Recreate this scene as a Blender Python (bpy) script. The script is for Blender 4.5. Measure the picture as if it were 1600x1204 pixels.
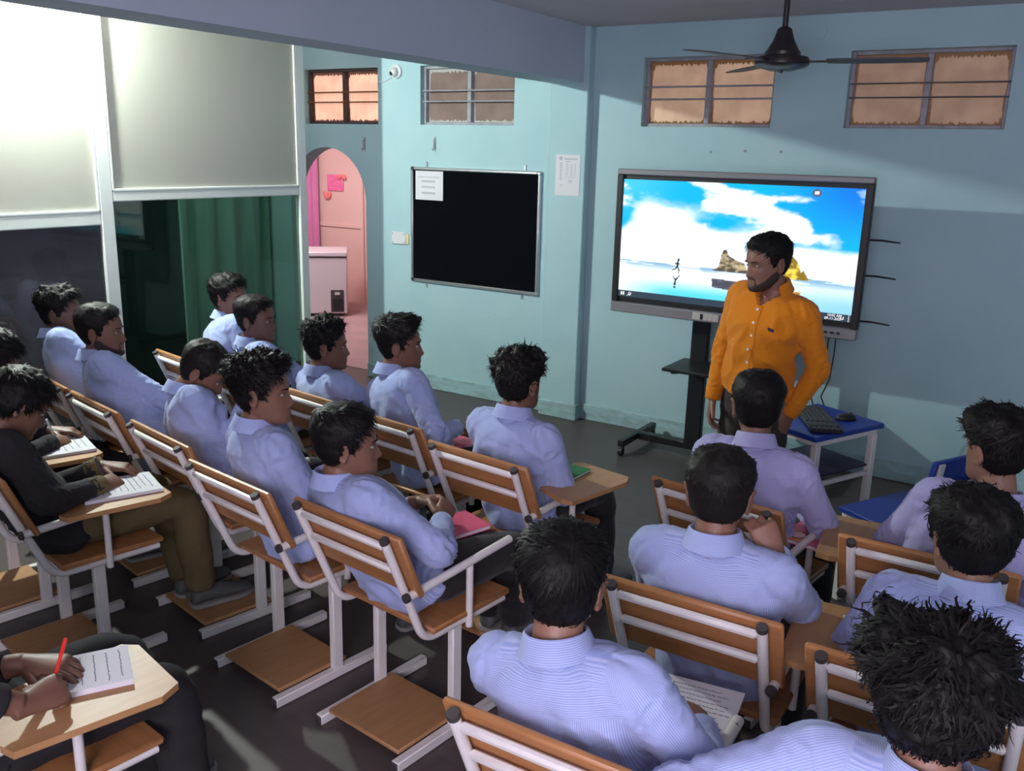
import bpy, bmesh, math, random
import numpy as np
from mathutils import Vector, Matrix, noise

for o in list(bpy.data.objects): bpy.data.objects.remove(o)
S = bpy.context.scene
COL = S.collection

# ------------------------------------------------------------------ camera
CAM_H = 1.95
def _cam_axes(yaw, pit, rol):
    f = np.array([-math.sin(yaw)*math.cos(pit), math.cos(yaw)*math.cos(pit), -math.sin(pit)])
    r = np.array([math.cos(yaw), math.sin(yaw), 0.0]); u = np.cross(r, f)
    c, s = math.cos(rol), math.sin(rol)
    return c*r+s*u, -s*r+c*u, f
_r, _u, _f = _cam_axes(math.radians(32.424), math.radians(14.5436), math.radians(1.4539))
cam = bpy.data.cameras.new('camera'); camo = bpy.data.objects.new('camera', cam); COL.objects.link(camo)
cam.sensor_width = 36.0; cam.lens = 1413.5/1600*36.0; cam.clip_start = 0.05; cam.clip_end = 60
camo.matrix_world = Matrix(((_r[0], _u[0], -_f[0], 0), (_r[1], _u[1], -_f[1], 0), (_r[2], _u[2], -_f[2], CAM_H), (0, 0, 0, 1)))
S.camera = camo

# ------------------------------------------------------------------ world, fill light, daylight, exposure
W = bpy.data.worlds.new('world'); S.world = W; W.use_nodes = True
W.node_tree.nodes['Background'].inputs[0].default_value = (0.62, 0.68, 1.0, 1)
W.node_tree.nodes['Background'].inputs[1].default_value = 0.6
S.view_settings.view_transform = 'Standard'; S.view_settings.look = 'None'
S.view_settings.exposure = 0.45; S.view_settings.gamma = 1.0
S.view_settings.use_curve_mapping = False
LAMP_POWER = 5000.0
SIDE_FILL_TUBE = 85.0
REAR_FILL_TUBE = 165.0
def area(name, loc, rot, sx, sy, power, col):
    l = bpy.data.lights.new(name, 'AREA'); l.shape = 'RECTANGLE'; l.size = sx; l.size_y = sy
    l.energy = power; l.color = col
    o = bpy.data.objects.new(name, l); COL.objects.link(o); o.location = loc; o.rotation_euler = rot
    return o
# added fill light behind the camera in an added rear window, and daylight in the pink room beyond the arch
area('rear_fill_light', (0.3, -1.62, 1.75), (math.radians(90), 0, 0), 1.9, 1.1, 68, (0.98, 0.80, 1.0))
area('pink_room_daylight', (-7.6, 6.9, 2.6), (0, math.radians(20), 0), 1.2, 1.2, 62, (1.0, 0.86, 0.86))

# ------------------------------------------------------------------ helpers
def rz(a): return np.array([[math.cos(a), -math.sin(a), 0], [math.sin(a), math.cos(a), 0], [0, 0, 1.0]])
def rx(a): return np.array([[1.0, 0, 0], [0, math.cos(a), -math.sin(a)], [0, math.sin(a), math.cos(a)]])
def ry(a): return np.array([[math.cos(a), 0, math.sin(a)], [0, 1.0, 0], [-math.sin(a), 0, math.cos(a)]])
def nrm(v):
    v = np.asarray(v, float); n = np.linalg.norm(v); return v/n if n > 1e-9 else v
def A(*v): return np.array(v, float)

class MB:
    def __init__(s): s.v = []; s.f = []
    def add(s, V, F):
        b = len(s.v); s.v.extend([tuple(map(float, p)) for p in V]); s.f.extend([tuple(b+i for i in q) for q in F]); return s
    def box(s, c, size, R=None, bev=0.0):
        hx, hy, hz = [d/2 for d in size]; c = np.asarray(c, float)
        b = min(bev, hx*.9, hy*.9, hz*.9)
        if b <= 0:
            V = np.array([(x, y, z) for x in (-hx, hx) for y in (-hy, hy) for z in (-hz, hz)])
            F = [(0, 1, 3, 2), (4, 6, 7, 5), (0, 4, 5, 1), (2, 3, 7, 6), (0, 2, 6, 4), (1, 5, 7, 3)]
        else:
            V = []; idx = {}
            for sx in (-1, 1):
                for sy in (-1, 1):
                    for sz in (-1, 1):
                        for ax in range(3):
                            p = [sx*(hx-b), sy*(hy-b), sz*(hz-b)]
                            p[ax] = (sx*hx, sy*hy, sz*hz)[ax]
                            idx[(sx, sy, sz, ax)] = len(V); V.append(p)
            F = []
            for ax in range(3):
                o1, o2 = [k for k in range(3) if k != ax]
                for sg in (-1, 1):
                    q = []
                    for (p1, p2) in ((-1, -1), (1, -1), (1, 1), (-1, 1)):
                        k = [0, 0, 0]; k[ax] = sg; k[o1] = p1; k[o2] = p2; q.append(idx[(*k, ax)])
                    F.append(tuple(q))
            for ax in range(3):
                o1, o2 = [k for k in range(3) if k != ax]
                for p1 in (-1, 1):
                    for p2 in (-1, 1):
                        q = []
                        for sg, aa in ((-1, o1), (1, o1), (1, o2), (-1, o2)):
                            k = [0, 0, 0]; k[ax] = sg; k[o1] = p1; k[o2] = p2; q.append(idx[(*k, aa)])
                        F.append(tuple(q))
            for sx in (-1, 1):
                for sy in (-1, 1):
                    for sz in (-1, 1): F.append(tuple(idx[(sx, sy, sz, a)] for a in range(3)))
            V = np.array(V, float)
        if R is not None: V = V @ np.asarray(R).T
        return s.add(V+c, F)
    def bar(s, p, q, w, h, up=(0, 0, 1), bev=0.0):
        p = np.asarray(p, float); q = np.asarray(q, float); d = nrm(q-p); up = np.asarray(up, float)
        x = nrm(np.cross(d, up)) if abs(d@up) < .999 else A(1, 0, 0); z = np.cross(x, d)
        return s.box((p+q)/2, (w, np.linalg.norm(q-p), h), np.array([x, d, z]).T, bev)
    def loft(s, rings, cap=True):
        n = len(rings[0]); V = [p for r in rings for p in r]; F = []
        for i in range(len(rings)-1):
            for j in range(n): F.append((i*n+j, i*n+(j+1) % n, (i+1)*n+(j+1) % n, (i+1)*n+j))
        if cap:
            F.append(tuple(range(n))[::-1]); F.append(tuple((len(rings)-1)*n+j for j in range(n)))
        return s.add(V, F)
    def tube(s, path, r, n=12, cap=True, flat=1.0, up=None):
        P = [np.asarray(p, float) for p in path]; rings = []
        R = r if hasattr(r, '__len__') else [r]*len(P)
        x = None
        for i, p in enumerate(P):
            t = nrm(P[min(i+1, len(P)-1)]-P[max(i-1, 0)])
            if x is None:
                ref = A(0, 0, 1) if up is None else np.asarray(up, float)
                if abs(t@ref) > .95: ref = A(1, 0, 0)
                x = nrm(np.cross(t, ref))
            x = nrm(x-t*(x@t)); y = np.cross(t, x)
            rings.append([p+x*R[i]*math.cos(a)+y*R[i]*flat*math.sin(a) for a in np.linspace(0, 2*math.pi, n, endpoint=False)])
        return s.loft(rings, cap)
    def ball(s, c, r, n=12, m=8, R=None):
        r = np.asarray(r if hasattr(r, '__len__') else (r, r, r), float); rings = []
        for i in range(m+1):
            th = math.pi*(i+.04)/(m+.08)
            ring = np.array([(math.sin(th)*math.cos(a), math.sin(th)*math.sin(a), math.cos(th)) for a in np.linspace(0, 2*math.pi, n, endpoint=False)])*r
            if R is not None: ring = ring @ np.asarray(R).T
            rings.append(ring+np.asarray(c, float))
        return s.loft(rings)
    def prism(s, poly, z0, z1):
        n = len(poly)
        V = [(x, y, z0) for x, y in poly]+[(x, y, z1) for x, y in poly]
        F = [tuple(range(n))[::-1], tuple(range(n, 2*n))]+[(i, (i+1) % n, n+(i+1) % n, n+i) for i in range(n)]
        return s.add(V, F)
    def mesh(s, name, mat=None, smooth=False):
        me = bpy.data.meshes.new(name); me.from_pydata(s.v, [], s.f); me.validate()
        bm = bmesh.new(); bm.from_mesh(me); bmesh.ops.recalc_face_normals(bm, faces=bm.faces); bm.to_mesh(me); bm.free()
        if mat: me.materials.append(mat)
        if smooth:
            me.polygons.foreach_set('use_smooth', [True]*len(me.polygons))
            if smooth == 'auto': me.set_sharp_from_angle(angle=math.radians(40))
        return me
    def build(s, name, mat, parent=None, smooth='auto', **kw):
        return link(name, s.mesh(name, mat, smooth), parent, **kw)
def link(name, me, parent=None, label=None, cat=None, group=None, kind=None):
    o = bpy.data.objects.new(name, me); COL.objects.link(o)
    if parent: o.parent = parent
    return tag(o, label, cat, group, kind)
def tag(o, label=None, cat=None, group=None, kind=None):
    if label: o['label'] = label
    if cat: o['category'] = cat
    if group: o['group'] = group
    if kind: o['kind'] = kind
    return o
def thing(name, label, cat, loc=(0, 0, 0), rot=0.0, group=None):
    o = bpy.data.objects.new(name, None); COL.objects.link(o); o.location = loc; o.rotation_euler = (0, 0, rot)
    o.empty_display_size = .1
    return tag(o, label, cat, group)
def copy_tree(o, parent=None):
    c = o.copy(); COL.objects.link(c); c.parent = parent
    for ch in o.children: copy_tree(ch, c)
    return c

# ------------------------------------------------------------------ materials
def lin(r, g, b): 
    f = lambda c: (c/255/12.92 if c/255 <= .04045 else ((c/255+.055)/1.055)**2.4)
    return (f(r), f(g), f(b), 1)
def mat(name, col, rough=.6, metal=0.0, spec=.5, noise_scale=None, col2=None, mix=.5, bump=0.0, bump_scale=60, stretch=(1, 1, 1), coat=0.0, detail=4, sheen=0.0):
    m = bpy.data.materials.new(name); m.use_nodes = True; nt = m.node_tree; b = nt.nodes['Principled BSDF']
    b.inputs['Base Color'].default_value = col; b.inputs['Roughness'].default_value = rough; b.inputs['Metallic'].default_value = metal
    b.inputs['Specular IOR Level'].default_value = spec
    if coat: b.inputs['Coat Weight'].default_value = coat
    if sheen: b.inputs['Sheen Weight'].default_value = sheen
    if noise_scale or bump:
        tc = nt.nodes.new('ShaderNodeTexCoord'); mp = nt.nodes.new('ShaderNodeMapping'); mp.inputs['Scale'].default_value = stretch
        nt.links.new(tc.outputs['Object'], mp.inputs[0])
    if noise_scale:
        n = nt.nodes.new('ShaderNodeTexNoise'); n.inputs['Scale'].default_value = noise_scale; n.inputs['Detail'].default_value = detail
        nt.links.new(mp.outputs[0], n.inputs[0])
        r = nt.nodes.new('ShaderNodeValToRGB'); r.color_ramp.elements[0].position = .5-mix/2; r.color_ramp.elements[1].position = .5+mix/2
        r.color_ramp.elements[0].color = col; r.color_ramp.elements[1].color = col2 or col
        nt.links.new(n.outputs[0], r.inputs[0]); nt.links.new(r.outputs[0], b.inputs['Base Color'])
    if bump:
        n2 = nt.nodes.new('ShaderNodeTexNoise'); n2.inputs['Scale'].default_value = bump_scale; n2.inputs['Detail'].default_value = 5
        nt.links.new(mp.outputs[0], n2.inputs[0])
        bp = nt.nodes.new('ShaderNodeBump'); bp.inputs['Strength'].default_value = bump; bp.inputs['Distance'].default_value = .01
        nt.links.new(n2.outputs[0], bp.inputs['Height']); nt.links.new(bp.outputs[0], b.inputs['Normal'])
    return m
def emit(name, col, strength):
    m = bpy.data.materials.new(name); m.use_nodes = True; nt = m.node_tree; b = nt.nodes['Principled BSDF']
    b.inputs['Base Color'].default_value = (.8, .8, .8, 1); b.inputs['Emission Color'].default_value = col; b.inputs['Emission Strength'].default_value = strength
    return m
M = {}
M['teal'] = mat('teal_wall_paint', (.36, .56, .60, 1), .75, noise_scale=3.0, col2=(.41, .60, .63, 1), mix=.5, bump=.12, bump_scale=35)
M['skirt'] = mat('scuffed_skirting_paint', (.36, .55, .58, 1), .65, noise_scale=9.0, col2=(.27, .40, .40, 1), mix=.3, bump=.1, bump_scale=40, stretch=(1, 1, 3))
M['ceil'] = mat('ceiling_paint', (.56, .51, .55, 1), .85, noise_scale=2.0, col2=(.62, .57, .60, 1), bump=.1, bump_scale=50)
M['beam'] = mat('beam_paint', (.46, .53, .62, 1), .8, noise_scale=2.5, col2=(.49, .56, .65, 1), bump=.08, bump_scale=40)
M['greywall'] = mat('grey_wall_paint', (.30, .32, .34, 1), .8, noise_scale=2, col2=(.34, .36, .38, 1))
M['floor'] = mat('dark_vinyl_floor', (.066, .052, .050, 1), .45, noise_scale=5.0, col2=(.095, .076, .072, 1), mix=.6, bump=.05, bump_scale=30, stretch=(1, 7, 1), detail=6)
M['pinkfloor'] = mat('pink_room_floor', (.40, .26, .27, 1), .5, noise_scale=4, col2=(.50, .34, .34, 1))
M['pinkwall'] = mat('salmon_wall_paint', (.70, .45, .41, 1), .8, noise_scale=3, col2=(.74, .49, .45, 1))
M['magenta'] = mat('magenta_curtain', (.55, .16, .36, 1), .8, noise_scale=8, col2=(.64, .22, .42, 1), stretch=(6, 6, 1))
M['panel'] = mat('cream_laminate', (.43, .425, .36, 1), .55, noise_scale=300, col2=(.46, .455, .39, 1), spec=.3)
M['alu'] = mat('white_aluminium', (.74, .77, .73, 1), .38, metal=0.0)
M['steel'] = mat('brushed_aluminium', (.62, .63, .65, 1), .35, metal=.8)
M['white'] = mat('white_enamel', (.74, .72, .69, 1), .42, noise_scale=18, col2=(.80, .78, .75, 1), mix=.4, bump=.05, bump_scale=90)
M['chipped'] = mat('chipped_white_enamel', (.62, .60, .57, 1), .5, noise_scale=26, col2=(.06, .05, .045, 1), mix=.03, detail=5)
M['chipped'].node_tree.nodes['Color Ramp'].color_ramp.elements[0].position = .60; M['chipped'].node_tree.nodes['Color Ramp'].color_ramp.elements[1].position = .63
M['wood'] = mat('orange_brown_wood', (.43, .20, .075, 1), .42, noise_scale=3.2, col2=(.33, .145, .05, 1), mix=.5, bump=.04, bump_scale=20, stretch=(2, 14, 14), detail=6)
M['woodedge'] = mat('dark_wood_edge', (.26, .11, .04, 1), .5, noise_scale=4, col2=(.20, .08, .03, 1))
M['padwood'] = mat('light_plywood', (.46, .25, .105, 1), .45, noise_scale=3.0, col2=(.38, .195, .078, 1), mix=.5, stretch=(14, 2, 2), detail=6, bump=.03, bump_scale=20)
M['footwood'] = mat('worn_brown_plywood', (.44, .235, .10, 1), .5, noise_scale=3.0, col2=(.36, .18, .075, 1), mix=.5, stretch=(14, 2, 2), detail=6)
M['blackplastic'] = mat('black_plastic', (.012, .012, .014, 1), .45)
M['blackmetal'] = mat('black_powder_coat', (.010, .011, .014, 1), .4)
M['cap'] = mat('dark_rubber_cap', (.045, .04, .04, 1), .7)
M['board'] = mat('black_board_felt', (.0018, .0028, .0045, 1), 1.0, spec=.04, noise_scale=30, col2=(.003, .0042, .0065, 1))
M['paper'] = mat('white_paper', (.70, .70, .74, 1), .8)
M['print'] = mat('grey_print', (.46, .46, .50, 1), .8)
M['ink'] = mat('blue_black_ink', (.16, .17, .24, 1), .8)
M['blue'] = mat('royal_blue_laminate', (.010, .035, .27, 1), .38, noise_scale=6, col2=(.012, .045, .33, 1))
M['fan'] = mat('dark_brown_enamel', (.022, .018, .020, 1), .35)
M['blade'] = mat('brown_fan_blade', (.045, .038, .040, 1), .45)
M['chrome'] = mat('chrome', (.7, .7, .72, 1), .18, metal=1.0)
M['camwhite'] = mat('white_plastic', (.68, .70, .72, 1), .4)
M['yellow'] = mat('yellowed_tape', (.72, .64, .36, 1), .6)
M['tvgrey'] = mat('grey_tv_frame', (.25, .24, .26, 1), .4, metal=.25)
M['pink'] = mat('glossy_pink_cover', (.62, .09, .18, 1), .35, noise_scale=12, col2=(.70, .13, .24, 1))
M['orangeprint'] = mat('orange_cover_print', (.75, .30, .06, 1), .4)
M['palepink'] = mat('pale_pink_print', (.80, .45, .47, 1), .4)
M['redpen'] = mat('red_pen_plastic', (.75, .035, .03, 1), .35)
M['frz'] = mat('white_freezer_enamel', (.66, .60, .64, 1), .35)
M['darkgrey'] = mat('dark_grey_plastic', (.05, .05, .055, 1), .5)
M['navy'] = mat('navy_trim', (.02, .02, .05, 1), .5)
M['winframe'] = mat('grey_painted_window_frame', (.38, .40, .44, 1), .6, noise_scale=14, col2=(.26, .26, .28, 1))
M['green'] = mat('green_fabric', (.02, .17, .06, 1), .8)
M['shoe'] = mat('grey_shoe', (.10, .10, .105, 1), .6)
M['sole'] = mat('light_shoe_sole', (.30, .29, .28, 1), .6)
M['blackcloth'] = mat('black_trouser_cloth', (.011, .011, .014, 1), .85, sheen=.1)
M['darkdress'] = mat('dark_dress_cloth', (.012, .011, .014, 1), .9, noise_scale=20, col2=(.018, .016, .02, 1))
M['olive'] = mat('olive_yellow_cloth', (.11, .08, .032, 1), .9, noise_scale=10, col2=(.14, .10, .04, 1))
M['teachtrouser'] = mat('charcoal_brown_trousers', (.035, .031, .026, 1), .85, noise_scale=60, col2=(.045, .04, .033, 1))
M['iris'] = mat('dark_eye', (.012, .008, .006, 1), .15)
M['eyewhite'] = mat('eye_white', (.30, .27, .25, 1), .35)

def glass(name, tint, refl=.6, rough=.02):
    m = bpy.data.materials.new(name); m.use_nodes = True; nt = m.node_tree; nt.nodes.clear()
    out = nt.nodes.new('ShaderNodeOutputMaterial'); tr = nt.nodes.new('ShaderNodeBsdfTransparent'); gl = nt.nodes.new('ShaderNodeBsdfGlossy')
    ge = nt.nodes.new('ShaderNodeNewGeometry'); dt = nt.nodes.new('ShaderNodeVectorMath'); dt.operation = 'DOT_PRODUCT'; nt.links.new(ge.outputs['Incoming'], dt.inputs[0]); nt.links.new(ge.outputs['Normal'], dt.inputs[1])
    ab = nt.nodes.new('ShaderNodeMath'); ab.operation = 'ABSOLUTE'; nt.links.new(dt.outputs['Value'], ab.inputs[0])
    om = nt.nodes.new('ShaderNodeMath'); om.operation = 'SUBTRACT'; om.inputs[0].default_value = 1; nt.links.new(ab.outputs[0], om.inputs[1])
    pw = nt.nodes.new('ShaderNodeMath'); pw.operation = 'POWER'; pw.inputs[1].default_value = 5; nt.links.new(om.outputs[0], pw.inputs[0])
    fr = nt.nodes.new('ShaderNodeMath'); fr.operation = 'MULTIPLY_ADD'; fr.inputs[1].default_value = .96; fr.inputs[2].default_value = .04; nt.links.new(pw.outputs[0], fr.inputs[0]); mx = nt.nodes.new('ShaderNodeMixShader')
    tr.inputs[0].default_value = tint; gl.inputs['Roughness'].default_value = rough; gl.inputs[0].default_value = (refl, refl, refl, 1)
    nt.links.new(fr.outputs[0], mx.inputs[0]); nt.links.new(tr.outputs[0], mx.inputs[1]); nt.links.new(gl.outputs[0], mx.inputs[2]); nt.links.new(mx.outputs[0], out.inputs[0])
    return m
M['glassdark'] = glass('dark_film_glass', (.16, .16, .17, 1))
_nt = M['glassdark'].node_tree; _df = _nt.nodes.new('ShaderNodeBsdfDiffuse'); _df.inputs[0].default_value = (.045, .042, .05, 1); _ad = _nt.nodes.new('ShaderNodeAddShader')
_mx = next(n for n in _nt.nodes if n.type == 'MIX_SHADER'); _nt.links.new(_mx.outputs[0], _ad.inputs[0]); _nt.links.new(_df.outputs[0], _ad.inputs[1]); _nt.links.new(_ad.outputs[0], next(n for n in _nt.nodes if n.type == 'OUTPUT_MATERIAL').inputs[0])
M['glassgreen'] = glass('green_tinted_glass', (.66, .82, .74, 1), .6)

def shirt_mat(name, c1, c2, period, stripes=True):
    m = bpy.data.materials.new(name); m.use_nodes = True; nt = m.node_tree; b = nt.nodes['Principled BSDF']; L = nt.links.new
    b.inputs['Roughness'].default_value = .85; b.inputs['Specular IOR Level'].default_value = .2; b.inputs['Sheen Weight'].default_value = .15
    tc = nt.nodes.new('ShaderNodeTexCoord')
    n = nt.nodes.new('ShaderNodeTexNoise'); n.inputs['Scale'].default_value = 13; n.inputs['Detail'].default_value = 5; n.inputs['Distortion'].default_value = .8; L(tc.outputs['Object'], n.inputs[0])
    bp = nt.nodes.new('ShaderNodeBump'); bp.inputs['Strength'].default_value = .5; bp.inputs['Distance'].default_value = .010
    L(n.outputs[0], bp.inputs['Height']); L(bp.outputs[0], b.inputs['Normal'])
    if not stripes: b.inputs['Base Color'].default_value = c1; return m
    at = nt.nodes.new('ShaderNodeAttribute'); at.attribute_name = 'stripe'
    mu = nt.nodes.new('ShaderNodeMath'); mu.operation = 'MULTIPLY'; mu.inputs[1].default_value = 2*math.pi/period; L(at.outputs['Fac'], mu.inputs[0])
    si = nt.nodes.new('ShaderNodeMath'); si.operation = 'SINE'; L(mu.outputs[0], si.inputs[0])
    mr = nt.nodes.new('ShaderNodeMapRange'); mr.inputs['From Min'].default_value = -.5; mr.inputs['From Max'].default_value = .5; L(si.outputs[0], mr.inputs[0])
    mx = nt.nodes.new('ShaderNodeMix'); mx.data_type = 'RGBA'; mx.inputs['A'].default_value = c1; mx.inputs['B'].default_value = c2; L(mr.outputs[0], mx.inputs['Factor'])
    L(mx.outputs['Result'], b.inputs['Base Color'])
    return m
M['shirt'] = shirt_mat('blue_striped_shirt_cloth', (.285, .36, .64, 1), (.42, .49, .73, 1), .0044)
M['shirtv'] = shirt_mat('violet_striped_shirt_cloth', (.33, .32, .59, 1), (.45, .44, .68, 1), .0044)
M['shirtp'] = shirt_mat('plain_blue_shirt_cloth', (.33, .405, .675, 1), (.365, .44, .70, 1), .0044)
M['orange'] = shirt_mat('orange_shirt_cloth', (.62, .20, .008, 1), (.5, .5, .5, 1), .01, False)
def hair_mat(name, c, rough=.58):
    m = mat(name, c, rough, spec=.2, noise_scale=60, col2=tuple(k*1.7 for k in c[:3])+(1,)); return m
M['hair'] = hair_mat('black_hair', (.0042, .0036, .0036, 1))
M['hairbrown'] = hair_mat('dark_brown_hair', (.0075, .006, .0056, 1))
M['stubble'] = mat('dark_stubble', (.022, .014, .011, 1), .7, noise_scale=160, col2=(.045, .026, .019, 1))
SK = [mat('brown_skin_%d' % i, c, .5, noise_scale=40, col2=tuple(k*1.12 for k in c[:3])+(1,), bump=.03, bump_scale=200) for i, c in enumerate(
    ((.20, .098, .062, 1), (.165, .078, .05, 1), (.24, .125, .082, 1), (.13, .062, .042, 1)))]
# ================================================================== THE SETTING
WY = 5.845; CZ = 2.78; TH = .16
def struct(name, mb, m, parent=None, smooth=False): return mb.build(name, m, parent, smooth, kind=None if parent else 'structure')
# front wall: cells around the openings, with a round arch at the left
WIN = [(-2.73, -1.84), (-1.395, -.53), (-4.63, -3.755), (-5.88, -5.065)]; WZ0, WZ1 = 2.13, 2.57
AX0, AX1, AZ = -6.09, -5.21, 1.50
w = MB()
def cell(x0, x1, z0, z1): w.box(((x0+x1)/2, WY+TH/2, (z0+z1)/2), (x1-x0, TH, z1-z0))
cell(-9.2, AX0, 0, WZ0); cell(AX1, 2.2, 0, WZ0)
prev = -9.2
for a, b in sorted(WIN): cell(prev, a, WZ0, WZ1); prev = b
cell(prev, 2.2, WZ0, WZ1); cell(-9.2, 2.2, WZ1, CZ)
acx, ar = (AX0+AX1)/2, (AX1-AX0)/2
arc = [(acx-ar*math.cos(t), AZ+ar*math.sin(t)) for t in np.linspace(0, math.pi, 25)]
for i in range(24):
    (xa, za), (xb, zb) = arc[i], arc[i+1]
    P = [(xa, za), (xb, zb), (xb, WZ0), (xa, WZ0)]
    w.add([(x, WY, z) for x, z in P]+[(x, WY+TH, z) for x, z in P], [(0, 1, 2, 3), (7, 6, 5, 4), (0, 4, 5, 1), (1, 5, 6, 2), (2, 6, 7, 3), (3, 7, 4, 0)])
wf = struct('wall_front', w, M['teal'])
# marks on the front wall: hooks, nail stubs, round blank cover plate
for x, z in ((-4.483, 1.97), (-5.214, 1.957)):
    h = MB(); h.tube([(x, WY, z+.05), (x, WY-.02, z+.05), (x, WY-.022, z-.02), (x, WY-.03, z-.035), (x, WY-.04, z-.02)], .004, 6); h.box((x, WY-.003, z+.02), (.018, .006, .10), None, .002); h.build('wall_hook', M['winframe'], wf)
for x, z in ((-2.22, 1.975), (-1.99, 1.985), (-1.76, 1.985)):
    h = MB(); h.tube([(x, WY, z), (x, WY-.006, z)], .008, 8); h.build('nail_plug', M['winframe'], wf)
h = MB(); h.tube([(-1.605, WY, 2.685), (-1.605, WY-.006, 2.685)], .055, 24); h.build('cover_plate', M['teal'], wf)
struct('wall_right', MB().box((1.5+.08, 2.0, CZ/2), (.16, 8.0, CZ)), M['teal'])
# rear wall; its unseen window opening and frame are added for the fill light
wb = MB(); ry0 = -1.75
for x0, x1, z0, z1 in ((-9.2, -.7, 0, CZ), (1.3, 2.2, 0, CZ), (-.7, 1.3, 0, 1.15), (-.7, 1.3, 2.35, CZ)): wb.box(((x0+x1)/2, ry0-.08, (z0+z1)/2), (x1-x0, .16, z1-z0))
struct('wall_rear', wb, M['teal'])
wn = MB()
for x in (-.68, .3, 1.28): wn.box((x, ry0-.08, 1.75), (.05, .06, 1.2))
for z in (1.17, 1.75, 2.33): wn.box((.3, ry0-.08, z), (2.0, .06, .05))
struct('window_5', wn, M['winframe'])
tr2 = thing('fill_tube_light', 'added fluorescent tube for fill light, out of view on the rear wall', 'lamp', (0.6, -1.75, 2.55))  # unseen tube added to fill the student rows and ceiling with light
MB().box((0, .02, 0), (1.28, .035, .045), None, .006).build('batten', M['camwhite'], tr2)
k = MB(); k.tube([(-.6, .075, 0), (.6, .075, 0)], .014, 12); k.build('tube', emit('fill_tube_glow', (1.0, .88, .97, 1), REAR_FILL_TUBE), tr2)
for s in (-1, 1): MB().box((s*.612, .055, 0), (.025, .07, .035), None, .004).build('lamp_holder', M['camwhite'], tr2)
struct('wall_left', MB().box((-9.2, 2.0, CZ/2), (.16, 8.2, CZ)), M['greywall'])
fl = MB(); fl.box((-3.6, 2.1, -.05), (11.6, 7.8, .1)); struct('floor', fl, M['floor'])
struct('ceiling', MB().box((-3.6, 2.1, CZ+.05), (11.6, 7.9, .1)), M['ceil'])
cf = MB(); cf.box((-1.36, WY-.55, CZ-.003), (.012, .12, .006)); cf.build('paint_scratch', M['camwhite'], bpy.data.objects['ceiling'])
bmo = struct('beam', MB().box((-3.27, 2.05, (2.416+CZ)/2), (.26, 7.6, CZ-2.416)), M['beam'])
cp = MB(); cp.tube([(-3.14, 4.587, 2.566), (-3.132, 4.587, 2.566)], .05, 24); cp.build('cover_plate', M['beam'], bmo)
struct('pillar', MB().box((-3.25, WY-.0425, CZ/2), (.30, .085, CZ), None, .006), M['teal'])
bb = MB(); bb.box(((AX1-3.41)/2, WY-.008, .06), (-3.41-AX1, .016, .12), None, .004); bb.box((-.8, WY-.008, .06), (4.59, .016, .12), None, .004)
bb.box((-3.25, WY-.093, .06), (.316, .016, .12), None, .004); bb.box((-3.092, WY-.05, .06), (.016, .10, .12), None, .004)
struct('baseboard_front', bb, M['skirt'])

# windows of papered-over glass, two leaves each with two rods
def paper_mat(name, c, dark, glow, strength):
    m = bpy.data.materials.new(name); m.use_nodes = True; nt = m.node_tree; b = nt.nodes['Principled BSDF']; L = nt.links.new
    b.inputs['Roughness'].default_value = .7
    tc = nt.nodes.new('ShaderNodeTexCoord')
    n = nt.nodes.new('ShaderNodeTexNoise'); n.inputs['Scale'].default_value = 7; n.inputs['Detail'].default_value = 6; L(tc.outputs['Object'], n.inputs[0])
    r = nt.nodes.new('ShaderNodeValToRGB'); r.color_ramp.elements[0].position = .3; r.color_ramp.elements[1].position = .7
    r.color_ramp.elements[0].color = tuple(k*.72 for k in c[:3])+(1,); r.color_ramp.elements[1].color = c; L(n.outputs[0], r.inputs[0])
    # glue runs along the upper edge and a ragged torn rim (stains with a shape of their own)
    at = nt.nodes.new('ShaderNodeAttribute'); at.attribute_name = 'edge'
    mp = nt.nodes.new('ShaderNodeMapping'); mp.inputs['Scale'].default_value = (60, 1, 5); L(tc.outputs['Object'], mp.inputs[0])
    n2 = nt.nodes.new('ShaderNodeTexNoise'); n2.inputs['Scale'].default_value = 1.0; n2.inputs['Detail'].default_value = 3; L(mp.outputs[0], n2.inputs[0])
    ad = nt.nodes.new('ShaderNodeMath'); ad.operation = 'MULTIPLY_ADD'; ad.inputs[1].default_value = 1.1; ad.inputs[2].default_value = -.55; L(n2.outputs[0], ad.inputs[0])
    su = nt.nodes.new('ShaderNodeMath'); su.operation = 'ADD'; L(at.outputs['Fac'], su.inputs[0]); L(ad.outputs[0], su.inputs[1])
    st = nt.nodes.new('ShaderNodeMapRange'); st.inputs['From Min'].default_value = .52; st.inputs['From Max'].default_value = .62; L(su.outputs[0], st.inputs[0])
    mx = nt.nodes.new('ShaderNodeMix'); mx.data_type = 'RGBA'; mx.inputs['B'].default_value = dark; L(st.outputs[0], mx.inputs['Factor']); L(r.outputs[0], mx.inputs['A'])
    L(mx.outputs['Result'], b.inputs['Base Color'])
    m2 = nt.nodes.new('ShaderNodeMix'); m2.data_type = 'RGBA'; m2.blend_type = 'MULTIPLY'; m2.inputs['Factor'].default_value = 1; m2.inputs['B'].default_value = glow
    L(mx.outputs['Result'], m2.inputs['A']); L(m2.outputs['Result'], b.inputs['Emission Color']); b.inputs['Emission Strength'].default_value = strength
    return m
PM = [paper_mat('brown_paper_backlit', (.52, .375, .275, 1), (.13, .07, .03, 1), (1, .86, .72, 1), .42),
      paper_mat('brown_paper_stained', (.44, .31, .225, 1), (.17, .10, .05, 1), (1, .86, .74, 1), .25),
      paper_mat('grey_brown_paper', (.24, .165, .14, 1), (.42, .43, .41, 1), (1, .7, .6, 1), .05),
      paper_mat('peach_paper_backlit', (.82, .52, .40, 1), (.08, .04, .03, 1), (1, .82, .72, 1), .80)]
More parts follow.
